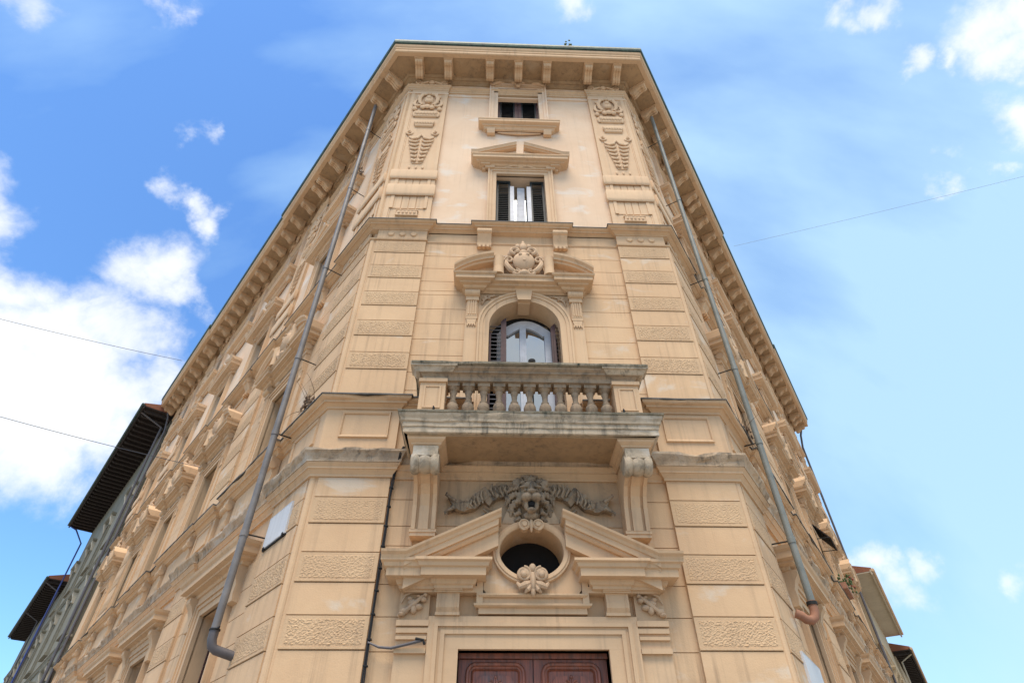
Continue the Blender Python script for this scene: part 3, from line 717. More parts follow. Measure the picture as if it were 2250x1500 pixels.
def strip_pilaster(s):
    mb = MB(); x0, x1 = sorted((s * .905, s * 1.165)); xm = (x0 + x1) / 2
    mb.box(x0 + .01, x1 - .01, -.1, -.015, 7.40, 9.95); mb.box(x0 + .03, x1 - .03, -.1, .02, 9.42, 9.86)
    for i in range(4): mb.box(x0 + .055 + .045 * i, x0 + .08 + .045 * i, -.1, .035, 9.46, 9.84)
    mb.box(x0, x1, -.1, .05, 9.84, 9.9); mb.cyl_x(x0 - .02, x1 + .02, .045, 10.02, .085, 14); mb.box(x0, x1, -.1, .05, 9.9, 10.1)
    mb.box(x0 + .02, x1 - .02, -.1, .015, 9.36, 9.42); mb.prism_xz([(x0 + .03, 9.36), (x1 - .03, 9.36), (x1 - .06, 9.22), (x0 + .06, 9.22)], -.1, .008)
    for i in range(4): mb.ell((x0 + .06 + .047 * i, .0, 9.2), (.018, .02, .04), 6, 5)
    return mb
def lintel_band():
    mb = MB().mould([(-1.2, -.1), (-1.2, .0), (1.2, .0), (1.2, -.1)], [(-.02, 10.09), (.0, 10.10), (.03, 10.13), (.06, 10.15), (-.02, 10.16)]); return mb
def window_first(M, s_extra=None):
    w = part('window', architrave(.69, 7.42, 9.6, .21), 'trim', B, M, key='w1a')
    part('hood', seg_hood, 'trim', w, key='hood1', smooth=False); part('cartouche', cartouche, 'relief', w, key='cart', smooth=True)
    for s in (-1, 1): part('strip_pilaster', lambda: strip_pilaster(s), 'trim', w, key=('sp', s), smooth=True)
    part('lintel_band', lintel_band, 'trim', w, key='lint')
    part('frieze_panel', lambda: MB().box(-.9, .9, -.1, -.03, 9.81, 10.1).ell((-.5, 0, 9.95), (.1, .06, .06)).ell((.5, 0, 9.95), (.1, .06, .06)), 'relief', w, key='frz', smooth=True)
    part('dark_interior', win_interior(.69, 7.45, 9.6), 'interior', w, key='w1i')
    for s in (-1, 1):
        part('shutter', lambda: sh_panel(*sorted((s * .68, s * .07)), 7.46, 9.56, -.28, .075), 'shutter_green', w, key=('w1s', s))
        part('shutter_stile', lambda: MB().box(*sorted((s * .075, s * .004)), -.31, -.24, 7.46, 9.56), 'shutter_brown', w, key=('w1t', s))
        part('sill_bracket', lambda: MB().prism_oz([(-.08, 6.62), (.0, 6.62), (.04, 6.7), (.02, 6.85), (.08, 7.0), (.10, 7.1), (.10, 7.2), (-.08, 7.2)], *sorted((s * .98, s * 1.26))).cyl_x(*sorted((s * .96, s * 1.28)), .06, 7.02, .075), 'trim', w, key=('w1b', s), smooth=True)
    part('apron', lambda: MB().box(-.9, .9, -.1, -.03, 6.55, 7.16), 'stucco', w, key='w1ap')
    return w
def window_ground(M):
    w = part('window', architrave(.7, 1.1, 4.85, .24), 'trim', B, M, key='w0a')
    def hood():
        mb = MB().mould([(-1.22, -.1), (-1.22, .02), (1.22, .02), (1.22, -.1)], [(-.05, 5.18), (.03, 5.2), (.05, 5.25), (.15, 5.27), (.15, 5.31), (.24, 5.33), (.24, 5.43), (.28, 5.47), (.30, 5.52), (-.05, 5.56)])
        mb.box(-1.1, 1.1, -.1, .02, 5.06, 5.19); return mb
    part('hood', hood, 'trim', w, key='w0h')
    for s in (-1, 1): part('hood_bracket', lambda: MB().prism_oz([(-.08, 4.62), (.03, 4.64), (.05, 4.75), (.04, 4.9), (.10, 5.05), (.16, 5.12), (.16, 5.2), (-.08, 5.2)], *sorted((s * .97, s * 1.2))), 'trim', w, key=('w0b', s), smooth=True)
    part('dark_interior', win_interior(.7, 1.1, 4.85), 'interior', w, key='w0i')
    for s in (-1, 1):
        part('shutter', lambda: sh_panel(*sorted((s * .69, s * .01)), 1.12, 4.8, -.36, .075), 'shutter_brown', w, key=('w0s', s))
    return w
window_attic(WF, True); window_second(WF, True)
for wl in ('L', 'R'):
    M, sg = WALLS[wl]
    for c in BAYS:
        Mx = M @ T(sg * c)
        window_attic(Mx); window_second(Mx); window_first(Mx); window_ground(Mx)
# frieze panels between window and capitals, front
for s in (-1, 1):
    part('frieze_panel', MB().ring([(s * 1.55 - .42, 19.34), (s * 1.55 + .42, 19.34), (s * 1.55 + .42, 19.46), (s * 1.55 - .42, 19.46)], [(-.02, -.1), (-.02, -.055), (.02, -.055), (.02, -.1)]), 'stucco_upper', upF)

# ------------------------------------------------------------------ the balcony window
bw = empty('balcony_window', WF, B)
def arch_block():
    """wall plate with the round arch cut in it, covering the square wall opening"""
    mb = MB(); cz, r = 9.21, .69; n = 28; top = 10.1; hw = .92
    pts = [(r * math.cos(math.pi * i / n), cz + r * math.sin(math.pi * i / n)) for i in range(n + 1)]
    outer = []
    for x, z in pts:
        a = math.atan2(z - cz, x); ux, uz = math.cos(a), math.sin(a); k = min(hw / abs(ux) if abs(ux) > 1e-6 else 9, (top - cz) / uz if uz > 1e-6 else 9); outer.append((ux * k, cz + uz * k))
    for o0 in (-.04,):
        for i in range(n):
            mb.add([(pts[i][0], o0, pts[i][1]), (pts[i + 1][0], o0, pts[i + 1][1]), (outer[i + 1][0], o0, outer[i + 1][1]), (outer[i][0], o0, outer[i][1])], [(0, 1, 2, 3)])
            mb.add([(pts[i][0], o0, pts[i][1]), (pts[i + 1][0], o0, pts[i + 1][1]), (pts[i + 1][0], -.57, pts[i + 1][1]), (pts[i][0], -.57, pts[i][1])], [(0, 1, 2, 3)])
    return mb
part('arch_wall', arch_block(), 'trim', bw)
ap = [(-.69, 6.55)] + [(.69 * -math.cos(math.pi * i / 30), 9.21 + .69 * math.sin(math.pi * i / 30)) for i in range(31)] + [(.69, 6.55)]
part('archivolt', MB().sweep(ap, [(0, -.1), (0, -.015), (.12, -.01), (.12, .008), (.17, .012), (.185, .035), (.22, .035), (.22, -.1)]), 'trim', bw)
part('keystone', MB().prism_xz([(-.13, 9.86), (.13, 9.86), (.19, 10.26), (-.19, 10.26)], -.08, .07).box(-.2, .2, -.08, .09, 10.24, 10.3).box(-.12, .12, -.35, -.02, 9.83, 9.93), 'trim', bw)
part('hood', seg_hood, 'trim', bw, key='hood1'); part('cartouche', cartouche, 'relief', bw, key='cart')
for s in (-1, 1): part('strip_pilaster', lambda: strip_pilaster(s), 'trim', bw, key=('sp', s))
part('lintel_band', lintel_band, 'trim', bw, key='lint')
def spandrel(s):
    mb = MB()
    for k, (x, z, r) in enumerate(((.78, 9.98, .04), (.72, 10.02, .03), (.82, 9.92, .03), (.7, 9.94, .025), (.6, 10.03, .025), (.84, 9.82, .022))): mb.ell((s * x, -.02, z), (r * 1.2, .04, r), 8, 5)
    mb.tube([(s * .84, -.02, 9.78), (s * .8, -.01, 9.9), (s * .68, -.01, 10.0), (s * .5, -.02, 10.05)], [.012, .02, .02, .01], 6); return mb
for s in (-1, 1): part('spandrel_flower', spandrel(s), 'relief', bw, smooth=True)
# sash, panes, shutters
sr = .60
fp = [(-.44, 6.55), (-.44, 9.37)] + [(-.44 + .96 * i / 16, 9.37 + .30 * math.sin(math.pi * i / 16)) for i in range(1, 16)] + [(.52, 9.37), (.52, 6.55)]
part('sash_frame', MB().sweep(fp, [(-.10, -.53), (-.10, -.46), (0, -.45), (.09, -.45), (.09, -.53)]), 'white_frame', bw)
part('mullion', MB().box(-.075, .05, -.53, -.44, 6.55, 9.62).box(-.03, .005, -.445, -.43, 6.55, 9.6), 'white_frame', bw)
for x0, x1 in ((-.42, -.07), (.045, .50)):
    part('pane', MB().box(x0, x1, -.52, -.51, 6.6, 9.66), 'glass', bw)
part('dark_interior', MB().box(-.75, .75, -.62, -.565, 6.4, 10.0), 'interior', bw)
part('head_board', MB().prism_xz([(.7 * math.cos(math.pi * i / 20), 9.21 + .7 * math.sin(math.pi * i / 20)) for i in range(21)] + [(-.52 + .001, 9.37)] + [(-.5 + 1.08 * i / 14, 9.40 + .31 * math.sin(math.pi * i / 14)) for i in range(15)], -.56, -.52), 'interior', bw)
for s, xa, xb in ((-1, -.68, -.45), (1, .60, .685)):
    zt = 9.30
    stl = (-.455, -.35) if s < 0 else (.525, .615)
    part('shutter_stile', MB().prism_xz([(stl[0], 6.55), (stl[1], 6.55), (stl[1], 9.62 if s < 0 else 9.5), (stl[0], 9.52 if s < 0 else 9.38)], -.30, -.22), 'shutter_brown', bw)
    part('shutter_rail', MB().box(*sorted((xa, xa - s * .035)), -.28, -.2, 6.55, 9.2), 'shutter_brown', bw)
    z = 6.62; i = 0
    while z < 9.45:
        part('slat', lambda: MB().add([(xa, -.215, 0), (xb, -.215, 0), (xb, -.27, .045), (xa, -.27, .045), (xa, -.215, .014), (xb, -.215, .014), (xb, -.27, .059), (xa, -.27, .059)], [(0, 1, 2, 3), (4, 5, 6, 7), (0, 1, 5, 4), (3, 2, 6, 7), (0, 3, 7, 4), (1, 2, 6, 5)]), 'pipe_dark' if s < 0 else 'shutter_brown', bw, T(0, 0, z), key=('slat', s)); z += .098

# ------------------------------------------------------------------ balcony
bal = empty('balcony', WF, B)
YB = .93
ring_ = lambda hw, d: [(-hw, -.1), (-hw, d), (hw, d), (hw, -.1)]
slab_pr = [(-1.0, 6.21), (.0, 6.21), (.015, 6.22), (.015, 6.30), (.035, 6.31), (.035, 6.375), (.06, 6.39), (.065, 6.43), (.09, 6.47), (.10, 6.50), (.10, 6.53), (-1.0, 6.56)]
part('slab', MB().mould(ring_(1.875, YB - .09), slab_pr, True, worn(21, .03, {3, 4, 5, 6, 7, 8, 9, 10}), .05), 'worn_stone', bal)
part('slab_edge', MB().mould(ring_(1.885, YB - .08), [(-.3, 6.515), (.085, 6.505), (.105, 6.515), (.11, 6.545), (-.3, 6.57)], True, worn(5, .02, {1, 2, 3}), .05), 'mossy_stone', bal)
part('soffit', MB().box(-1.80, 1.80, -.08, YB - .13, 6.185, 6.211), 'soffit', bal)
part('base_rail', MB().mould(ring_(1.72, YB - .17), [(-.28, 6.55), (.02, 6.55), (.02, 6.63), (-.02, 6.66), (-.28, 6.66)]), 'baluster_stone', bal)
part('top_rail', MB().mould(ring_(1.70, YB - .19), [(-.26, 7.26), (.0, 7.26), (.01, 7.33), (.04, 7.36), (.08, 7.37), (.08, 7.40), (.13, 7.43), (.14, 7.46), (-.26, 7.47)], True, worn(8, .014, {6, 7}), .06), 'baluster_stone', bal)
part('rail_coping', MB().mould(ring_(1.71, YB - .18), [(-.28, 7.465), (.15, 7.462), (.18, 7.475), (.185, 7.51), (.16, 7.53), (-.28, 7.54)], True, worn(12, .02, {2, 3, 4}), .05), 'mossy_stone', bal)
def pedestal_b():
    mb = MB().box(-.2, .2, -.16, .16, 6.56, 7.27); mb.box(-.22, .22, -.18, .19, 6.56, 6.62); mb.box(-.225, .225, -.185, .195, 7.2, 7.265)
    mb.ring([(-.12, 6.72), (.12, 6.72), (.12, 7.12), (-.12, 7.12)], [(-.015, .15), (-.015, .175), (.02, .175), (.02, .15)]); return mb
for x in (-1.535, 1.535): part('pedestal', pedestal_b, 'trim', bal, T(x, YB - .33), key='pdb')
for x in (-1.535, 1.535): part('coping_block', MB().mould([(-.24, -.1), (-.24, .05), (.24, .05), (.24, -.1)], [(-.1, 7.36), (.05, 7.37), (.1, 7.43), (.13, 7.44), (.14, 7.505), (-.1, 7.52)]), 'worn_stone', bal, T(x, YB - .20))
bprof = [(.0, 6.66), (.075, 6.66), (.075, 6.69), (.05, 6.71), (.06, 6.73), (.088, 6.79), (.09, 6.83), (.078, 6.88), (.052, 6.91), (.058, 6.925), (.058, 6.94), (.04, 6.955), (.038, 7.0), (.045, 7.08), (.056, 7.11), (.056, 7.125), (.045, 7.135), (.06, 7.155), (.08, 7.18), (.09, 7.2), (.0, 7.2)]
def baluster(): return MB().lathe(0, 0, [(r * 1.09, z) for r, z in bprof], 18).box(-.098, .098, -.098, .098, 7.195, 7.262)
for i in range(11): part('baluster', baluster, 'baluster_stone', bal, T(-1.22 + .244 * i, YB - .33) @ Matrix.Rotation(i * .7, 4, 'Z') if False else T(-1.22 + .244 * i, YB - .33), key='balu', smooth=True)
for s in (-1, 1):
    for i in range(2): part('baluster', baluster, 'baluster_stone', bal, T(s * 1.535, .36 - .27 * i), key='balu')
# consoles
def console():
    mb = MB(); w = .172
    sh = [(-.08, 5.06), (.10, 5.06), (.115, 5.2), (.14, 5.4), (.20, 5.55), (.30, 5.66), (.42, 5.72), (.55, 5.80), (.62, 6.0), (-.08, 6.0)]
    mb.prism_oz(sh, -w, w)
    for x0, x1 in ((-.172, -.112), (-.07, .07), (.112, .172)): mb.prism_oz([(o_ + .04, z) if 0 < o_ < .5 else (o_, z) for o_, z in sh[:-2]] + [(.3, 5.8), (-.08, 5.8)], x0 + .001, x1 - .001)
    mb.box(-.19, .19, -.08, .135, 5.02, 5.065); mb.box(-.18, .18, -.08, .12, 4.97, 5.021)
    return mb
def scroll():
    mb = MB(); c, z, r = .60, 5.84, .165
    for x0, x1, k in ((-.20, -.085, 1.0), (-.088, .088, .93), (.085, .20, 1.0)):
        for xx0, xx1, kk in ((x0, x1, k),):
            n = 6
            rings = []
            for i in range(n + 1):
                x = xx0 + (xx1 - xx0) * i / n; q = r * kk * (.82 + .18 * math.sin(math.pi * i / n)); rings.append([(x, c + q * math.cos(2 * math.pi * j / 20), z + q * math.sin(2 * math.pi * j / 20)) for j in range(20)])
            mb.loft(rings)
    mb.box(-.18, .18, .3, .74, 5.9, 6.06); return mb
def console_cap():
    return MB().mould([(-.19, -.1), (-.19, .70), (.19, .70), (.19, -.1)], [(-.15, 6.03), (.0, 6.03), (.0, 6.07), (.03, 6.09), (.03, 6.11), (.08, 6.15), (.09, 6.18), (.09, 6.212), (-.15, 6.212)])
for x in (-1.545, 1.545):
    part('console', console, 'trim', bal, T(x), key='cons'); part('console_scroll', scroll, 'worn_stone' if x < 0 else 'worn_stone', bal, T(x), key='cscr', smooth=True); part('console_cap', console_cap, 'trim', bal, T(x), key='ccap')
for x, z in ((-1.48, 6.56), (1.40, 6.56)): part('iron_hook', MB().tube([(x, .88, z), (x + .01, .89, z + .06), (x, .9, z + .09)], [.016, .02, .008], 6), 'iron', bal)

# ------------------------------------------------------------------ portal: door case, pediment, oculus, lion
por = empty('portal', WF, B)
def door_case():
    mb = MB(); hw, zt = .965, 3.56
    for u0, u1, oo in ((0, .18, -.02), (.18, .235, .005), (.235, .27, -.005), (.27, .32, .03), (.32, .40, .015)):
        for s in (-1, 1): mb.box(*sorted((s * (hw + u0), s * (hw + u1))), -.3, oo, 0, zt + u0 * .95)
        mb.box(-hw - u1, hw + u1, -.3, oo + .0007, zt + u0 * .95, zt + u1 * .95)
    return mb
part('door_case', door_case(), 'trim', por)
for s in (-1, 1):
    mb = MB(); a, b = sorted((s * 1.37, s * 1.765))
    mb.box(a, b, -.1, -.02, 0, 4.3)
    mb.box(a - .012, b + .012, -.1, .03, 3.82, 3.89); mb.box(a - .006, b + .006, -.1, .012, 3.74, 3.8); mb.box(a, b, -.1, .02, 3.66, 3.70); mb.box(a, b, -.1, .03, 3.50, 3.56)
    part('jamb_pier', mb, 'trim', por)
    # leaf spray on the pier
    mb = MB(); xm = s * 1.57
    for dx, dz, rx, rz in ((-.02, 4.1, .07, .05), (.06, 4.05, .06, .04), (-.12, 4.0, .06, .045), (.0, 4.02, .045, .06), (.12, 4.14, .045, .035), (-.06, 4.15, .04, .03), (.14, 4.2, .03, .03), (.05, 4.18, .03, .02), (-.15, 3.96, .05, .03)):
        mb.ell((xm - s * dx, .02, dz), (rx, .055, rz), 9, 6)
    mb.tube([(xm + s * .2, .0, 3.94), (xm + s * .1, .04, 4.0), (xm, .05, 4.08), (xm - s * .08, .03, 4.16), (xm - s * .17, .0, 4.25)], [.02, .03, .03, .025, .012], 7)
    mb.tube([(xm + s * .18, .0, 4.1), (xm + s * .12, .03, 4.2), (xm, .02, 4.24)], [.01, .018, .01], 6)
    part('leaf_spray', mb, 'relief', por, smooth=True)
    # scroll block above the case
    mb = MB(); a, b = sorted((s * .965, s * 1.285)); mb.prism_oz([(-.1, 3.97), (.05, 3.98), (.085, 4.03), (.09, 4.1), (.07, 4.2), (.085, 4.25), (-.1, 4.25)], a + .01, b - .01)
    for x in (a + .055, b - .055): mb.prism_oz([(-.1, 3.99), (.06, 3.99), (.093, 4.03), (.098, 4.1), (.08, 4.19), (-.1, 4.19)], x - .006, x + .006)
    mb.box(a, b, -.1, .05, 3.945, 3.985); mb.box(a - .03, b + .03, -.1, .11, 4.215, 4.26)
    part('scroll_block', mb, 'trim', por, smooth=False)
    # entablature with broken ends
    ent = [(-.1, 4.24), (.0, 4.25), (.0, 4.285), (.03, 4.30), (.05, 4.355), (.17, 4.362), (.17, 4.46), (.20, 4.475), (.215, 4.52), (.25, 4.54), (.25, 4.575), (-.1, 4.585)]
    x_out, x_in = 1.78, .80
    pth = [(-x_out, -.1), (-x_out, .12), (-1.32, .12), (-1.32, .15), (-x_in, .15), (-x_in, -.1)]
    if s > 0: pth = [(-x, o_) for x, o_ in reversed(pth)]
    part('entablature', MB().mould(pth, ent), 'trim', por)
    mb = MB(); mb.box(*sorted((s * 1.72, s * .75)), -.1, .08, 4.22, 4.30); mb.box(*sorted((s * 1.30, s * .94)), -.1, .135, 4.235, 4.345)
    part('frieze_block', mb, 'trim', por)
    # raking cornice
    mb = MB(); rk = [(s * 2.03, 4.58), (s * 1.70, 4.58), (s * .43, 5.175)]
    mb.sweep(rk, [(-.02, -.08), (-.02, .37), (.02, .39), (.05, .43), (.08, .44), (.08, -.08)], True)
    rk2 = [(s * 1.72, 4.56), (s * .47, 5.145)]
    mb.sweep(rk2, [(-.345, -.08), (-.345, .22), (-.15, .225), (-.15, .27), (-.12, .30), (-.09, .30), (-.09, .34), (-.02, .35), (.01, .37), (.01, -.08)], True)
    part('raking_cornice', mb, 'trim', por)
    part('pediment_field', MB().prism_xz([(s * 1.6, 4.57), (s * .5, 4.57), (s * .5, 5.0)], -.09, -.02), 'stucco', por)
# plate with the oval opening
def oculus_plate():
    mb = MB(); n = 48; hw, z0, z1 = .66, 4.18, 5.2; cz = 4.77; rx, rz = .455, .365; ins = []; out = []
    for i in range(n):
        a = 2 * math.pi * i / n; x, z = rx * math.cos(a), cz + rz * math.sin(a); ins.append((x, z))
        k = min(hw / abs(math.cos(a)) if abs(math.cos(a)) > 1e-6 else 9, ((z1 - cz) if math.sin(a) > 0 else (cz - z0)) / abs(math.sin(a)) if abs(math.sin(a)) > 1e-6 else 9); out.append((math.cos(a) * k, cz + math.sin(a) * k))
    for i in range(n):
        j = (i + 1) % n
        mb.add([(ins[i][0], .05, ins[i][1]), (ins[j][0], .05, ins[j][1]), (out[j][0], .05, out[j][1]), (out[i][0], .05, out[i][1])], [(0, 1, 2, 3)])
        mb.add([(ins[i][0], .05, ins[i][1]), (ins[j][0], .05, ins[j][1]), (ins[j][0], -.54, ins[j][1]), (ins[i][0], -.54, ins[i][1])], [(0, 1, 2, 3)])
    for a, b in (((-hw, z0), (hw, z0)), ((hw, z0), (hw, z1)), ((hw, z1), (-hw, z1)), ((-hw, z1), (-hw, z0))):
        mb.add([(a[0], .05, a[1]), (b[0], .05, b[1]), (b[0], -.1, b[1]), (a[0], -.1, a[1])], [(0, 1, 2, 3)])
    return mb
part('oculus_plate', oculus_plate(), 'stucco', por)
el = lambda rx, rz: [(rx * math.cos(2 * math.pi * i / 56), 4.77 + rz * math.sin(2 * math.pi * i / 56)) for i in range(56)]
part('oculus_ring', MB().ring(el(.45, .36), [(0, .04), (0, .10), (.025, .125), (.06, .13), (.065, .115), (.09, .115), (.10, .09), (.10, .04)]), 'trim', por, smooth=True)
mb = MB().mould([(-.665, .0), (-.665, .06), (.665, .06), (.665, .0)], [(-.02, 4.155), (.03, 4.16), (.055, 4.18), (.055, 4.20), (-.02, 4.205)])
for s in (-1, 1): mb.box(*sorted((s * .665, s * .75)), -.1, .08, 4.06, 4.36)
mb.mould([(-.75, .0), (-.75, .05), (.75, .05), (.75, .0)], [(-.05, 4.04), (.0, 4.045), (.03, 4.06), (.035, 4.085), (-.05, 4.09)]); mb.box(-.75, .75, -.1, .05, 4.08, 4.16); mb.box(-.72, .72, -.1, .02, 3.97, 4.045)
part('oculus_apron', mb, 'trim', por)
part('oculus_glass', MB().box(-.5, .5, -.53, -.5, 4.3, 5.25), 'interior', por)
mb = MB()
for s in (-1, 1):
    mb.cyl_o(s * .095, 5.135, .05, .17, .078, 18); mb.cyl_o(s * .095, 5.135, .1, .195, .045, 16, .035); mb.tube(spiral(s * .095, 5.135, .17, .082, .05, 1.0, -math.pi / 2, s), .014, 6)
mb.ell((0, .15, 5.14), (.035, .05, .08)); mb.ell((0, .15, 5.07), (.02, .04, .05))
part('oculus_scroll', mb, 'trim', por, smooth=True)
mb = MB()
for s in (-1, 1):
    mb.ell((s * .115, .13, 4.44), (.10, .06, .10), 14, 9); mb.ell((s * .12, .18, 4.425), (.045, .04, .045), 12, 8); mb.tube(spiral(s * .115, 4.44, .165, .095, .06, 1.0, math.pi / 2, s), .018, 6)
    mb.tube([(s * .03, .14, 4.33), (s * .10, .17, 4.29), (s * .17, .16, 4.27), (s * .21, .12, 4.33)], [.035, .05, .04, .02]); mb.tube([(s * .02, .15, 4.3), (s * .07, .17, 4.23), (s * .11, .14, 4.2)], [.03, .035, .012])
mb.ell((0, .16, 4.34), (.045, .06, .13)); mb.ell((0, .15, 4.52), (.05, .05, .06)); mb.ell((0, .15, 4.22), (.035, .045, .08))
part('oculus_leaf', mb, 'relief', por, smooth=True)

# lion mask: overlapping forms fused by a remesh
def lion():
    mb = MB(); z0 = 5.53; k = .80
    def E_(c, r): mb.ell((c[0] * k, .06 + c[1] * .92, z0 + c[2] * k), (r[0] * k, r[1] * .9, r[2] * k), 14, 10)
    E_((0, .08, .06), (.21, .17, .27)); E_((0, .19, .21), (.15, .09, .09))                                 # skull, forehead
    E_((0, .26, .08), (.055, .09, .15)); E_((0, .40, -.01), (.085, .05, .04)); E_((0, .33, .0), (.07, .10, .06))   # bridge, broad nose
    for s in (-1, 1):
        E_((s * .085, .33, -.095), (.105, .10, .075)); E_((s * .12, .23, .165), (.085, .05, .03)); E_((s * .20, .13, .0), (.07, .09, .12))   # muzzle pads, brows, cheeks
        E_((s * .105, .235, .095), (.034, .025, .026)); E_((s * .27, .13, .30), (.075, .05, .085)); E_((s * .09, .25, -.21), (.045, .06, .09))   # eyes, ears, jaw
        for r0, r1, o0, th, n, a0, a1 in ((.20, .30, .15, .036, 9, -12, 88), (.25, .355, .10, .040, 11, -42, 90), (.31, .41, .05, .042, 11, -50, 86)):   # mane: rows of locks
            for j in range(n):
                a = R_(a0 + (a1 - a0) * j / (n - 1)); w = R_(11) * (1 if j % 2 else -1)
                c, d = math.cos(a), math.sin(a); c2, d2 = math.cos(a + w), math.sin(a + w); rm = r0 * .45 + r1 * .55
                mb.tube([(s * r0 * c * .86, o0, z0 + .03 + r0 * d), (s * rm * c2 * .86, o0 + .045, z0 + .03 + rm * d2), (s * r1 * c * .86, o0 + .0, z0 + .02 + r1 * d), (s * r1 * 1.05 * c2 * .86, o0 - .05, z0 + .02 + r1 * 1.05 * d2)], [th * .7, th, th * .75, .01], 7)
    E_((0, .24, -.30), (.085, .09, .045)); E_((0, .10, -.33), (.14, .09, .08))                                     # chin, throat
    return mb
lo = part('lion_mask', lion(), 'dark_relief', por, smooth=True)
md = lo.modifiers.new('fuse', 'REMESH'); md.mode = 'VOXEL'; md.voxel_size = .0065; md.use_smooth_shade = True
part('lion_mouth', MB().ell((0, .30, 5.375), (.062, .055, .05)), 'interior', por, smooth=True)
part('lion_plinth', MB().prism_xz([(-.42, 5.19), (.42, 5.19), (.3, 5.5), (-.3, 5.5)], -.08, .06), 'sooty_stucco', por)
def ribbon(s):
    mb = MB()
    def band(pts, w0, w1, o_, th=.02):
        n = len(pts); ring = []
        for i, (x, z) in enumerate(pts):
            a = pts[max(0, i - 1)]; b = pts[min(n - 1, i + 1)]; L = math.hypot(b[0] - a[0], b[1] - a[1]); nx, nz = -(b[1] - a[1]) / L, (b[0] - a[0]) / L
            w = w0 + (w1 - w0) * i / (n - 1); oo = o_ + .03 * math.sin(i * 1.7)
            ring.append([(s * (x + nx * w), oo + th, z + nz * w), (s * (x - nx * w), oo + th, z - nz * w), (s * (x - nx * w), oo - .09, z - nz * w), (s * (x + nx * w), oo - .09, z + nz * w)])
        mb.loft(ring)
    S = lambda pts, n=14: [tuple(Vector(pts[min(int(t_ * (len(pts) - 1)), len(pts) - 2)]).lerp(Vector(pts[min(int(t_ * (len(pts) - 1)), len(pts) - 2) + 1]), t_ * (len(pts) - 1) - min(int(t_ * (len(pts) - 1)), len(pts) - 2))) for t_ in [i / n for i in range(n + 1)]]
    band(S([(.25, 5.66), (.4, 5.73), (.55, 5.68), (.68, 5.56)]), .09, .10, .02)
    band(S([(.62, 5.70), (.75, 5.62), (.86, 5.50), (1.0, 5.46), (1.14, 5.50)]), .09, .075, .03)
    band(S([(.60, 5.44), (.66, 5.35), (.6, 5.27)]), .075, .05, .0)
    for k in range(5): x = .72 + .05 * k; mb.tube([(s * x, .06, 5.72 - .055 * k), (s * (x + .015), .08, 5.62 - .05 * k), (s * (x - .02), .06, 5.50 - .02 * k)], [.012, .02, .012], 6)
    for k in range(4): x = .36 + .07 * k; mb.tube([(s * x, .05, 5.82), (s * (x + .02), .075, 5.72), (s * (x - .03), .05, 5.62)], [.012, .022, .012], 6)
    for z1 in (5.64, 5.36):
        mb.tube([(s * 1.12, .03, 5.5 + (.05 if z1 > 5.5 else -.05)), (s * 1.2, .05, z1 - (.04 if z1 > 5.5 else -.04)), (s * 1.26, .05, z1), (s * 1.245, .05, z1 + (.035 if z1 > 5.5 else -.03))], [.035, .022, .018, .012], 7)
    mb.prism_xz([(s * 1.1, 5.57), (s * 1.23, 5.63), (s * 1.16, 5.5), (s * 1.22, 5.38), (s * 1.1, 5.43)], -.08, .03)
    return mb
for s in (-1, 1): part('ribbon', ribbon(s), 'dark_relief', por, smooth=True)
part('soffit_mould', MB().mould([(-1.36, FIELD), (-.2, FIELD), (-.2, FIELD + .05), (.2, FIELD + .05), (.2, FIELD), (1.36, FIELD)], [(-.02, 6.0), (.02, 6.01), (.03, 6.05), (.07, 6.1), (.07, 6.15), (-.02, 6.155)]), 'sooty_stucco', por)

# door
door = part('door', MB().box(-.965, .965, -.34, -.30, 0, 3.56).box(-.965, .965, -.30, -.22, 3.50, 3.56), 'door_wood', B)
def leaf(s):
    mb = MB(); a, b = (.008, .955)
    def rr(x0, x1, z0, z1, r, n=5):
        p = []
        for cx, cz, a0 in ((x1 - r, z1 - r, 0), (x0 + r, z1 - r, 90), (x0 + r, z0 + r, 180), (x1 - r, z0 + r, 270)):
            for i in range(n + 1): q = R_(a0 + 90 * i / n); p.append((s * (cx + r * math.cos(q)), cz + r * math.sin(q)))
        return p
    mb.box(*sorted((s * a, s * b)), -.30, -.265, .02, 3.495)
    for z0, z1 in ((.3, 1.35), (1.55, 3.46)):
        pr = [(-.0, -.27), (-.0, -.235), (.015, -.22), (.04, -.225), (.05, -.245), (.07, -.25), (.085, -.235), (.10, -.27)]
        mb.ring(rr(.10, .865, z0, z1, .13), [(-u * s * (1), o_) for u, o_ in pr] if s > 0 else [(u, o_) for u, o_ in pr])
        mb.prism_xz(rr(.25, .715, z0 + .15, z1 - .15, .08), -.28, -.243)
    return mb
def door_scroll(s):
    mb = MB(); xc = s * .48
    for q in (-1, 1):
        mb.tube(spiral(xc + q * .065, 3.20, -.235, .055, .012, 1.5, math.pi / 2, q), .012, 6); mb.tube([(xc + q * .01, -.235, 3.28), (xc + q * .02, -.23, 3.1), (xc + q * .08, -.235, 2.95), (xc + q * .03, -.235, 2.8)], [.012, .016, .016, .01], 6)
    mb.ell((xc, -.23, 3.29), (.022, .02, .022)); mb.ell((xc, -.235, 2.95), (.025, .02, .15)); return mb
for s in (-1, 1):
    part('door_leaf', leaf(s), 'door_wood', door); part('carved_scroll', door_scroll(s), 'door_wood', door, smooth=True)

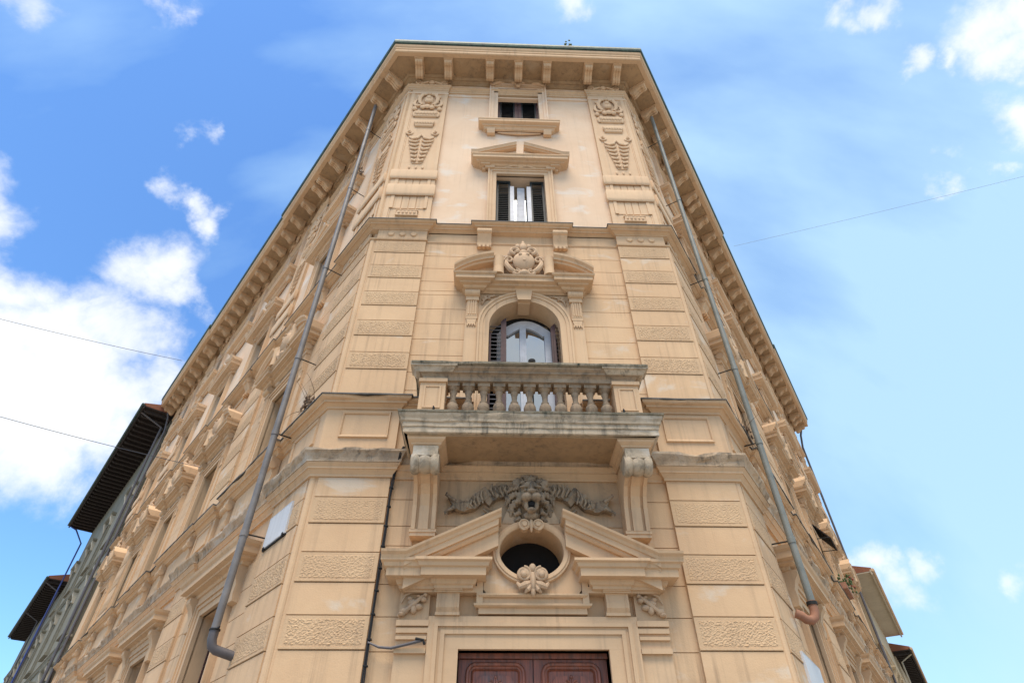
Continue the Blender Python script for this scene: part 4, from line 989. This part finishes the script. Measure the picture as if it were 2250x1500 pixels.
# ------------------------------------------------------------------ rainwater pipes on the street fronts
def downpipe(wall, s, top_off, bot_off, zb, pm='pipe_grey'):
    M, sg = WALLS[wall]; x = sg * s; r = .056
    off = lambda z: bot_off + (top_off - bot_off) * max(0, (z - 4) / 15.7)
    pp = part('downpipe', MB().tube([(x, off(z), z) for z in (19.74, 16, 12.6, 7.5, 6.0, zb)], r, 14), pm, B, M, smooth=True)
    for z in (18.0, 14.9, 11.7, 9.0, 7.25, 5.4):
        part('collar', MB().tube([(x, off(z), z - .05), (x, off(z), z + .05)], r + .009, 14), pm, pp, smooth=True)
        part('pipe_bracket', MB().tube([(x, off(z) - .05, z), (x, -.05, z + .01)], .012, 6), 'iron', pp)
    return pp, x, M
ppL, xl, ML = downpipe('L', 1.36, .45, .33, 3.98)
part('elbow', MB().tube([(xl, .33, 4.02), (xl, .328, 3.88), (xl + .005, .30, 3.79), (xl + .01, .24, 3.755), (xl + .03, .12, 3.73), (xl + .05, -.03, 3.70)], .064, 14), 'pipe_dark', ppL, smooth=True)
part('clamp', MB().tube([(xl, .33, 3.99), (xl, .33, 4.01)], .076, 14), 'iron', ppL, smooth=True); part('clamp_tab', MB().box(xl + .08, xl + .19, .32, .34, 3.99, 4.01), 'iron', ppL)
ppR, xr, MR = downpipe('R', 1.36, .42, .30, 4.45, 'pipe_zinc')
part('elbow', MB().tube([(xr, .30, 4.46), (xr, .30, 4.32), (xr - .01, .275, 4.23), (xr - .04, .225, 4.19), (xr - .09, .165, 4.20), (xr - .12, .12, 4.25), (xr - .15, .05, 4.29)], .066, 14), 'terracotta', ppR, smooth=True)
part('clamp', MB().tube([(xr, .30, 4.40), (xr, .30, 4.45)], .078, 14), 'iron', ppR, smooth=True); part('clamp_tab', MB().box(xr + .07, xr + .2, .29, .31, 4.43, 4.445), 'iron', ppR)
for wl in ('L', 'R'):
    M, sg = WALLS[wl]
    e = part('downpipe', MB().tube([(sg * (SL - .1), .5, 19.76), (sg * (SL - .05), .3, 19.3), (sg * (SL + .02), .16, 18.6), (sg * (SL + .05), .14, 4.0)], .055, 10), 'pipe_dark', B, M, smooth=True)

# ------------------------------------------------------------------ things fixed to the building
def thing_at(name, M, label, cat, group=None): return tag(empty(name, M), label, cat, group)
def plaque(wall, s0, s1, z0, z1, off, label):
    M, sg = WALLS[wall]; a, b = sorted((sg * s0, sg * s1)); xm = (a + b) / 2; hw = (b - a) / 2
    t_ = thing_at('marble_plaque', M @ T(xm, off, z0), label, 'plaque', 'marble plaques on the street fronts')
    part('slab', MB().box(-hw, hw, -.05, .0, 0, z1 - z0), 'marble', t_)
    part('bevel_edge', MB().ring([(-hw + .01, .01), (hw - .01, .01), (hw - .01, z1 - z0 - .01), (-hw + .01, z1 - z0 - .01)], [(0, -.045), (0, .003), (.012, -.01), (.012, -.045)]), 'marble', t_)
    for x in (-hw + .06, hw - .06): part('iron_pin', MB().box(x - .02, x + .02, -.05, .012, -.025, .02), 'iron', t_)
    part('iron_strip', MB().box(-hw - .01, hw + .01, -.05, -.012, -.028, -.002), 'iron', t_)
plaque('L', .44, 1.28, 5.19, 5.70, .035, 'blank white marble plaque on the left street front beside the corner pilaster')
plaque('R', .78, 2.0, 3.0, 3.70, .035, 'white marble plaque low on the right street front below the orange pipe bend')
# cable down the left pilaster edge
cb = thing_at('electric_cable', T(-2.1, 0, 2.6), 'black electric cable running down the inner edge of the left pilaster', 'cable')
cpts = [(.13, .17, 3.78), (.10, .20, 3.66), (.07, .12, 3.50), (.02, .03, 3.40), (.005, .022, 3.25), (.0, .02, 3.0), (.004, .02, 2.5), (-.002, .02, 2.0), (.002, .02, 1.5), (-.004, .02, 1.0), (-.004, .02, .5)]
part('strand', MB().tube(cpts, .013, 6), 'cable', cb, smooth=True)
part('strand', MB().tube([(x + .018 + .008 * math.sin(i * 2.1), o - .006, z) for i, (x, o, z) in enumerate(cpts)], .010, 6), 'cable', cb, smooth=True)
for i in range(9): part('clip', lambda: MB().box(-.018, .036, -.03, .036, 0, .016), 'iron', cb, T(0, 0, .75 + .3 * i), key='clip')
part('branch', MB().tube([(0, .03, 1.02), (.15, .05, .96), (.3, .05, .95), (.5, .07, .99), (.68, .09, 1.03)], [.012, .016, .018, .018, .02], 6), 'pipe_dark', cb, smooth=True)
part('branch_hook', MB().tube([(.6, .09, 1.05), (.7, .1, 1.03), (.72, .1, .98)], .018, 6), 'iron', cb)
# lamp on the balcony
lm = thing_at('garden_torch', T(.08, .35, 6.56), 'small black lamp on a thin stem standing on the balcony', 'lamp')
part('stem', MB().tube([(0, 0, 0), (0, 0, 1.42)], .012, 6), 'iron', lm); part('head', MB().lathe(0, 0, [(.02, 1.40), (.06, 1.42), (.065, 1.47), (.03, 1.5), (0, 1.5)], 12), 'iron', lm, smooth=True)
# dry weeds growing from the ledges
def weed(M, label, n, h, seed, mats=('twig',)):
    rr = random.Random(seed); t_ = thing_at('dry_weed', M, label, 'weed', 'weeds growing on the ledges'); mb = MB()
    for i in range(n):
        a = rr.uniform(-1.2, 1.2); L = h * rr.uniform(.5, 1.1); p = Vector((rr.uniform(-.08, .08), 0, 0)); d = Vector((math.sin(a), rr.uniform(.1, .7), math.cos(a))).normalized(); pts = [tuple(p)]
        for k in range(6): d = (d + Vector((rr.uniform(-.35, .35), rr.uniform(-.3, .3), rr.uniform(-.4, .25)))).normalized(); p = p + d * L / 6; pts.append(tuple(p))
        mb.tube(pts, [.006, .006, .005, .005, .004, .003, .002], 5)
    part('stem', mb, 'twig', t_)
    lb = MB()
    for i in range(n * 3): lb.ell((rr.uniform(-.15, .15), rr.uniform(.0, .15), rr.uniform(.02, .22)), (rr.uniform(.02, .05), .02, rr.uniform(.02, .05)), 6, 4)
    part('leaf_tuft', lb, mats[-1], t_)
weed(WL @ T(-.55, .1, 7.40), 'dry brown weed on the left ledge next to the long grey pipe', 9, .7, 4, ('twig',))
weed(WL @ T(-2.2, .02, 16.9), 'dry creeper high on the left street front between pipe and carved pilaster', 8, .8, 9, ('twig',))
weed(WR @ T(1.3, .1, 7.40), 'dry twigs behind the pipe on the right street front ledge', 7, .6, 14, ('twig',))
weed(WF @ T(1.6, .88, 20.33), 'small green plant growing out of the roof gutter above the front', 4, .16, 21, ('leaf',))
# tilted blind and flower box on the right front
M, sg = WR, 1
aw = thing_at('window_blind', M @ T(11.8, 0, 8.2), 'dark blind pushed outwards from a window far along the right street front', 'blind')
part('blind', MB().prism_oz([(.02, 1.25), (.05, 1.25), (.42, .72), (.39, .70)], -.6, .6), 'dark_wood', aw); [part('arm', MB().tube([(q, -.05, .78), (q, .38, .74)], .012, 6), 'iron', aw) for q in (-.6, .6)]
fb = thing_at('flower_box', M @ T(11.8, .25, 7.42), 'flower box with red and green plants on a sill of the right street front', 'flower box')
part('box', MB().box(-.6, .6, -.1, .1, 0, .18), 'terracotta', fb)
rr = random.Random(2); mb = MB(); mb2 = MB()
for i in range(60): mb.ell((rr.uniform(-.6, .6), rr.uniform(-.1, .25), rr.uniform(.15, .45)), (.05, .03, .04), 6, 4)
for i in range(8): mb2.ell((rr.uniform(-.6, .6), rr.uniform(.05, .3), rr.uniform(.2, .5)), (.035, .035, .035), 6, 4)
part('foliage', mb, 'leaf', fb); part('blossom', mb2, 'red_flower', fb)

# ------------------------------------------------------------------ neighbouring houses along the two streets
def street_house(name, label, wall, s0, s1, woff, ze, eoff, wmat, emat, style, zoff=0, nb=4, rafters=True, bricks=None):
    M, sg = WALLS[wall]; s_mid = (s0 + s1) / 2; L = (s1 - s0) / 2
    H = tag(empty(name, M @ T(sg * s_mid, woff, 0)), label, 'building', 'neighbouring houses along the two streets')
    bays = [-L + (i + .5) * 2 * L / nb for i in range(nb)]; zs = [(.9, 3.4)] + [(4.9 + i * 4.2, 7.4 + i * 4.2) for i in range(4) if 7.4 + i * 4.2 < ze - .6]
    holes = [(x - .55, x + .55, a, b) for x in bays for a, b in zs]
    part('wall', wall_mesh(-L, L, 0, ze, holes, 0, .3), wmat, H)
    part('side_wall', MB().box(-L, -L + .05, -10, -.01, 0, ze).box(L - .05, L, -10, -.01, 0, ze).box(-L, L, -10, -9.95, 0, ze), wmat, H)
    ro = part('roof', MB().prism_oz([(eoff, ze + .0), (eoff + .03, ze + .14), (-4.5, ze + 1.9), (-10, ze + .2), (-10, ze + .05)], -L - .25, L + .25), 'roof_tile', H)
    part('eaves_board', MB().box(-L - .24, L + .24, -.05, eoff - .04, ze - .05, ze - .002), emat, H)
    part('eaves_edge', MB().box(-L - .26, L + .26, eoff - .06, eoff + .02, ze - .16, ze + .06), emat, H)
    part('gutter', MB().cyl_x(-L - .3, L + .3, eoff + .07, ze + .02, .07, 10), 'copper_green' if style != 2 else 'trim', H)
    if rafters:
        n = int(2 * L / .55)
        for i in range(n + 1): part('rafter', lambda: MB().prism_oz([(-.05, ze - .06), (-.05, ze - .22), (eoff - .2, ze - .22), (eoff - .08, ze - .12), (eoff - .08, ze - .06)], -.055, .055), emat, H, T(-L + i * 2 * L / n), key=('raf', name, label))
    for z in (4.3, 8.5, 12.7):
        if z < ze - 1: part('string_course', MB().mould([(-L, -.05), (-L, 0), (L, 0), (L, -.05)], [(-.02, z - .12), (.05, z - .1), (.1, z), (.14, z + .02), (.14, z + .1), (-.02, z + .14)]), wmat, H)
    lb = label
    for x in bays:
        for a, b in zs:
            w = part('window', lambda: MB().box(-.72, -.55, -.05, .07, a - .02, b).box(.55, .72, -.05, .07, a - .02, b).box(-.72, .72, -.05, .071, b, b + .2), wmat, H, T(x), key=('nw', lb, a))
            part('pane', lambda: MB().box(-.55, .55, -.25, -.2, a, b), 'glass', w, key=('np', lb, a)); part('shutter', lambda: sh_panel(-.54, -.01, a, b, -.12).box(.01, .54, -.14, -.1, a, b), 'shutter_green', w, key=('ns', lb, a))
            part('sill', lambda: MB().box(-.85, .85, -.05, .2, a - .14, a - .025), wmat, w, key=('nsl', lb, a))
            part('hood', lambda: MB().mould([(-.75, -.05), (-.75, .02), (.75, .02), (.75, -.05)], [(-.02, b + .2), (.06, b + .24), (.2, b + .3), (.24, b + .36), (.24, b + .42), (-.02, b + .46)]), wmat, w, key=('nh', lb, a))
            for q in (-1, 1): part('hood_bracket', lambda: MB().prism_oz([(-.02, b - .25), (.1, b - .2), (.14, b), (.22, b + .2), (.22, b + .32), (-.02, b + .32)], *sorted((q * .66, q * .86))), 'cream_plaster' if style == 1 else wmat, w, key=('nb', lb, a, q), smooth=True)
    return H
H1 = street_house('grey_house', 'grey plaster house with deep dark timber eaves next to the palazzo on the left', 'L', SL + .15, 42.4, .08, 19.5, 1.5, 'grey_plaster', 'dark_wood', 1, nb=4)
H2 = street_house('grey_house', 'lower grey house with dark eaves at the far left end of the street', 'L', 42.6, 60.0, .05, 15.8, 1.2, 'grey_plaster', 'dark_wood', 1, nb=5)
H3 = street_house('buff_house', 'low buff house with plain boxed eaves beyond the right street front', 'R', SL + .3, 36.0, .1, 11.6, .86, 'buff_plaster', 'cream_plaster', 2, nb=4, rafters=False)
H4 = street_house('dark_eaved_house', 'small house with dark timber eaves at the far right end of the street', 'R', 36.2, 50.0, .2, 10.7, .9, 'buff_plaster', 'dark_wood', 2, nb=4)
for H, pts_, m_, r in ((H1, [(-9.3, 1.5, 19.4), (-9.3, 1.0, 19.2), (-9.3, .35, 18.4), (-9.3, .3, 10.0), (-9.3, .2, 4.0)], 'pipe_blue', .05), (H1, [(9.0, 1.45, 19.4), (9.0, .25, 18.9), (9.0, .2, 2.0)], 'pipe_dark', .06), (H2, [(8.4, 1.2, 15.7), (8.4, .25, 15.2), (8.4, .2, 2.0)], 'pipe_dark', .06), (H2, [(0, 1.2, 15.7), (0, .2, 15.2), (0, .15, 2)], 'pipe_dark', .05), (H4, [(-6.5, .9, 10.6), (-6.5, .2, 10.2), (-6.5, .15, 2)], 'cream_plaster', .05)):
    part('downpipe', MB().tube(pts_, r, 8), m_, H, smooth=True)

# ------------------------------------------------------------------ overhead wires
def wire(pa, da, pb, db, label, sag, r, wm='wire'):
    a = CAM + ray(*pa) * da; b = CAM + ray(*pb) * db
    t_ = tag(empty('overhead_wire', Matrix.Translation(b)), label, 'wire', 'overhead wires crossing the sky'); pts = []
    for i in range(25):
        k = i / 24; p = a.lerp(b, k) - b; p.z -= sag * 4 * k * (1 - k); pts.append((p.x, -p.y, p.z))
    part('strand', MB().tube(pts, r, 5), wm, t_)
wire((-900, 440), 28, (400, 792), 24, 'thin wire crossing the white cloud, upper of the two on the left', .3, .008)
wire((-900, 620), 28, (440, 1026), 17.5, 'thin wire ending on the left street front, lower of the two on the left', .3, .008)
wire((1612, 541), 19, (3000, 190), 30, 'faint wire running from the right gutter across the pale sky', .15, .004, 'pale_wire')

# ------------------------------------------------------------------ ground
g = structure(part('ground', MB().box(-300, 300, -400, 300, -.4, -.13), 'street_paving', None))
pv = [plan('L', 60, .0), plan('L', 60, 2.2), plan('L', 0, 2.2), plan('R', 0, 2.2), plan('R', 60, 2.2), plan('R', 60, 0), (XR, -.3), (-XL, -.3)]
# pavement with kerb round the corner
def off_poly(d, z0, z1):
    path = [plan('L', 60, 0), (-XL, 0), (XR, 0), plan('R', 60, 0)]
    return MB().mould(path, [(-.4, z0), (d, z0), (d, z1), (-.4, z1)])
structure(part('pavement', off_poly(2.0, -.14, .0), 'pavement', None)); structure(part('kerb', MB().mould([plan('L', 60, 2.0), plan('L', 0.45, 2.0), plan('R', .45, 2.0), plan('R', 60, 2.0)], [(0.003, -.14), (.16, -.14), (.16, .004), (.003, .004)]), 'worn_stone', None))
part('plinth', MB().mould(halves([(-2.13, 0), (-2.13, FIELD), (-1.78, FIELD)], [])[0], [(-.1, 0.001), (.06, 0.001), (.06, .5), (.02, .56), (-.1, .58)]), 'worn_stone', B)
part('plinth', MB().mould(halves([], [(1.78, FIELD), (2.13, FIELD), (2.13, 0)])[1], [(-.1, 0.001), (.06, 0.001), (.06, .5), (.02, .56), (-.1, .58)]), 'worn_stone', B)
part('door_step', MB().box(-1.2, 1.2, -.3, .35, .001, .12), 'worn_stone', B)
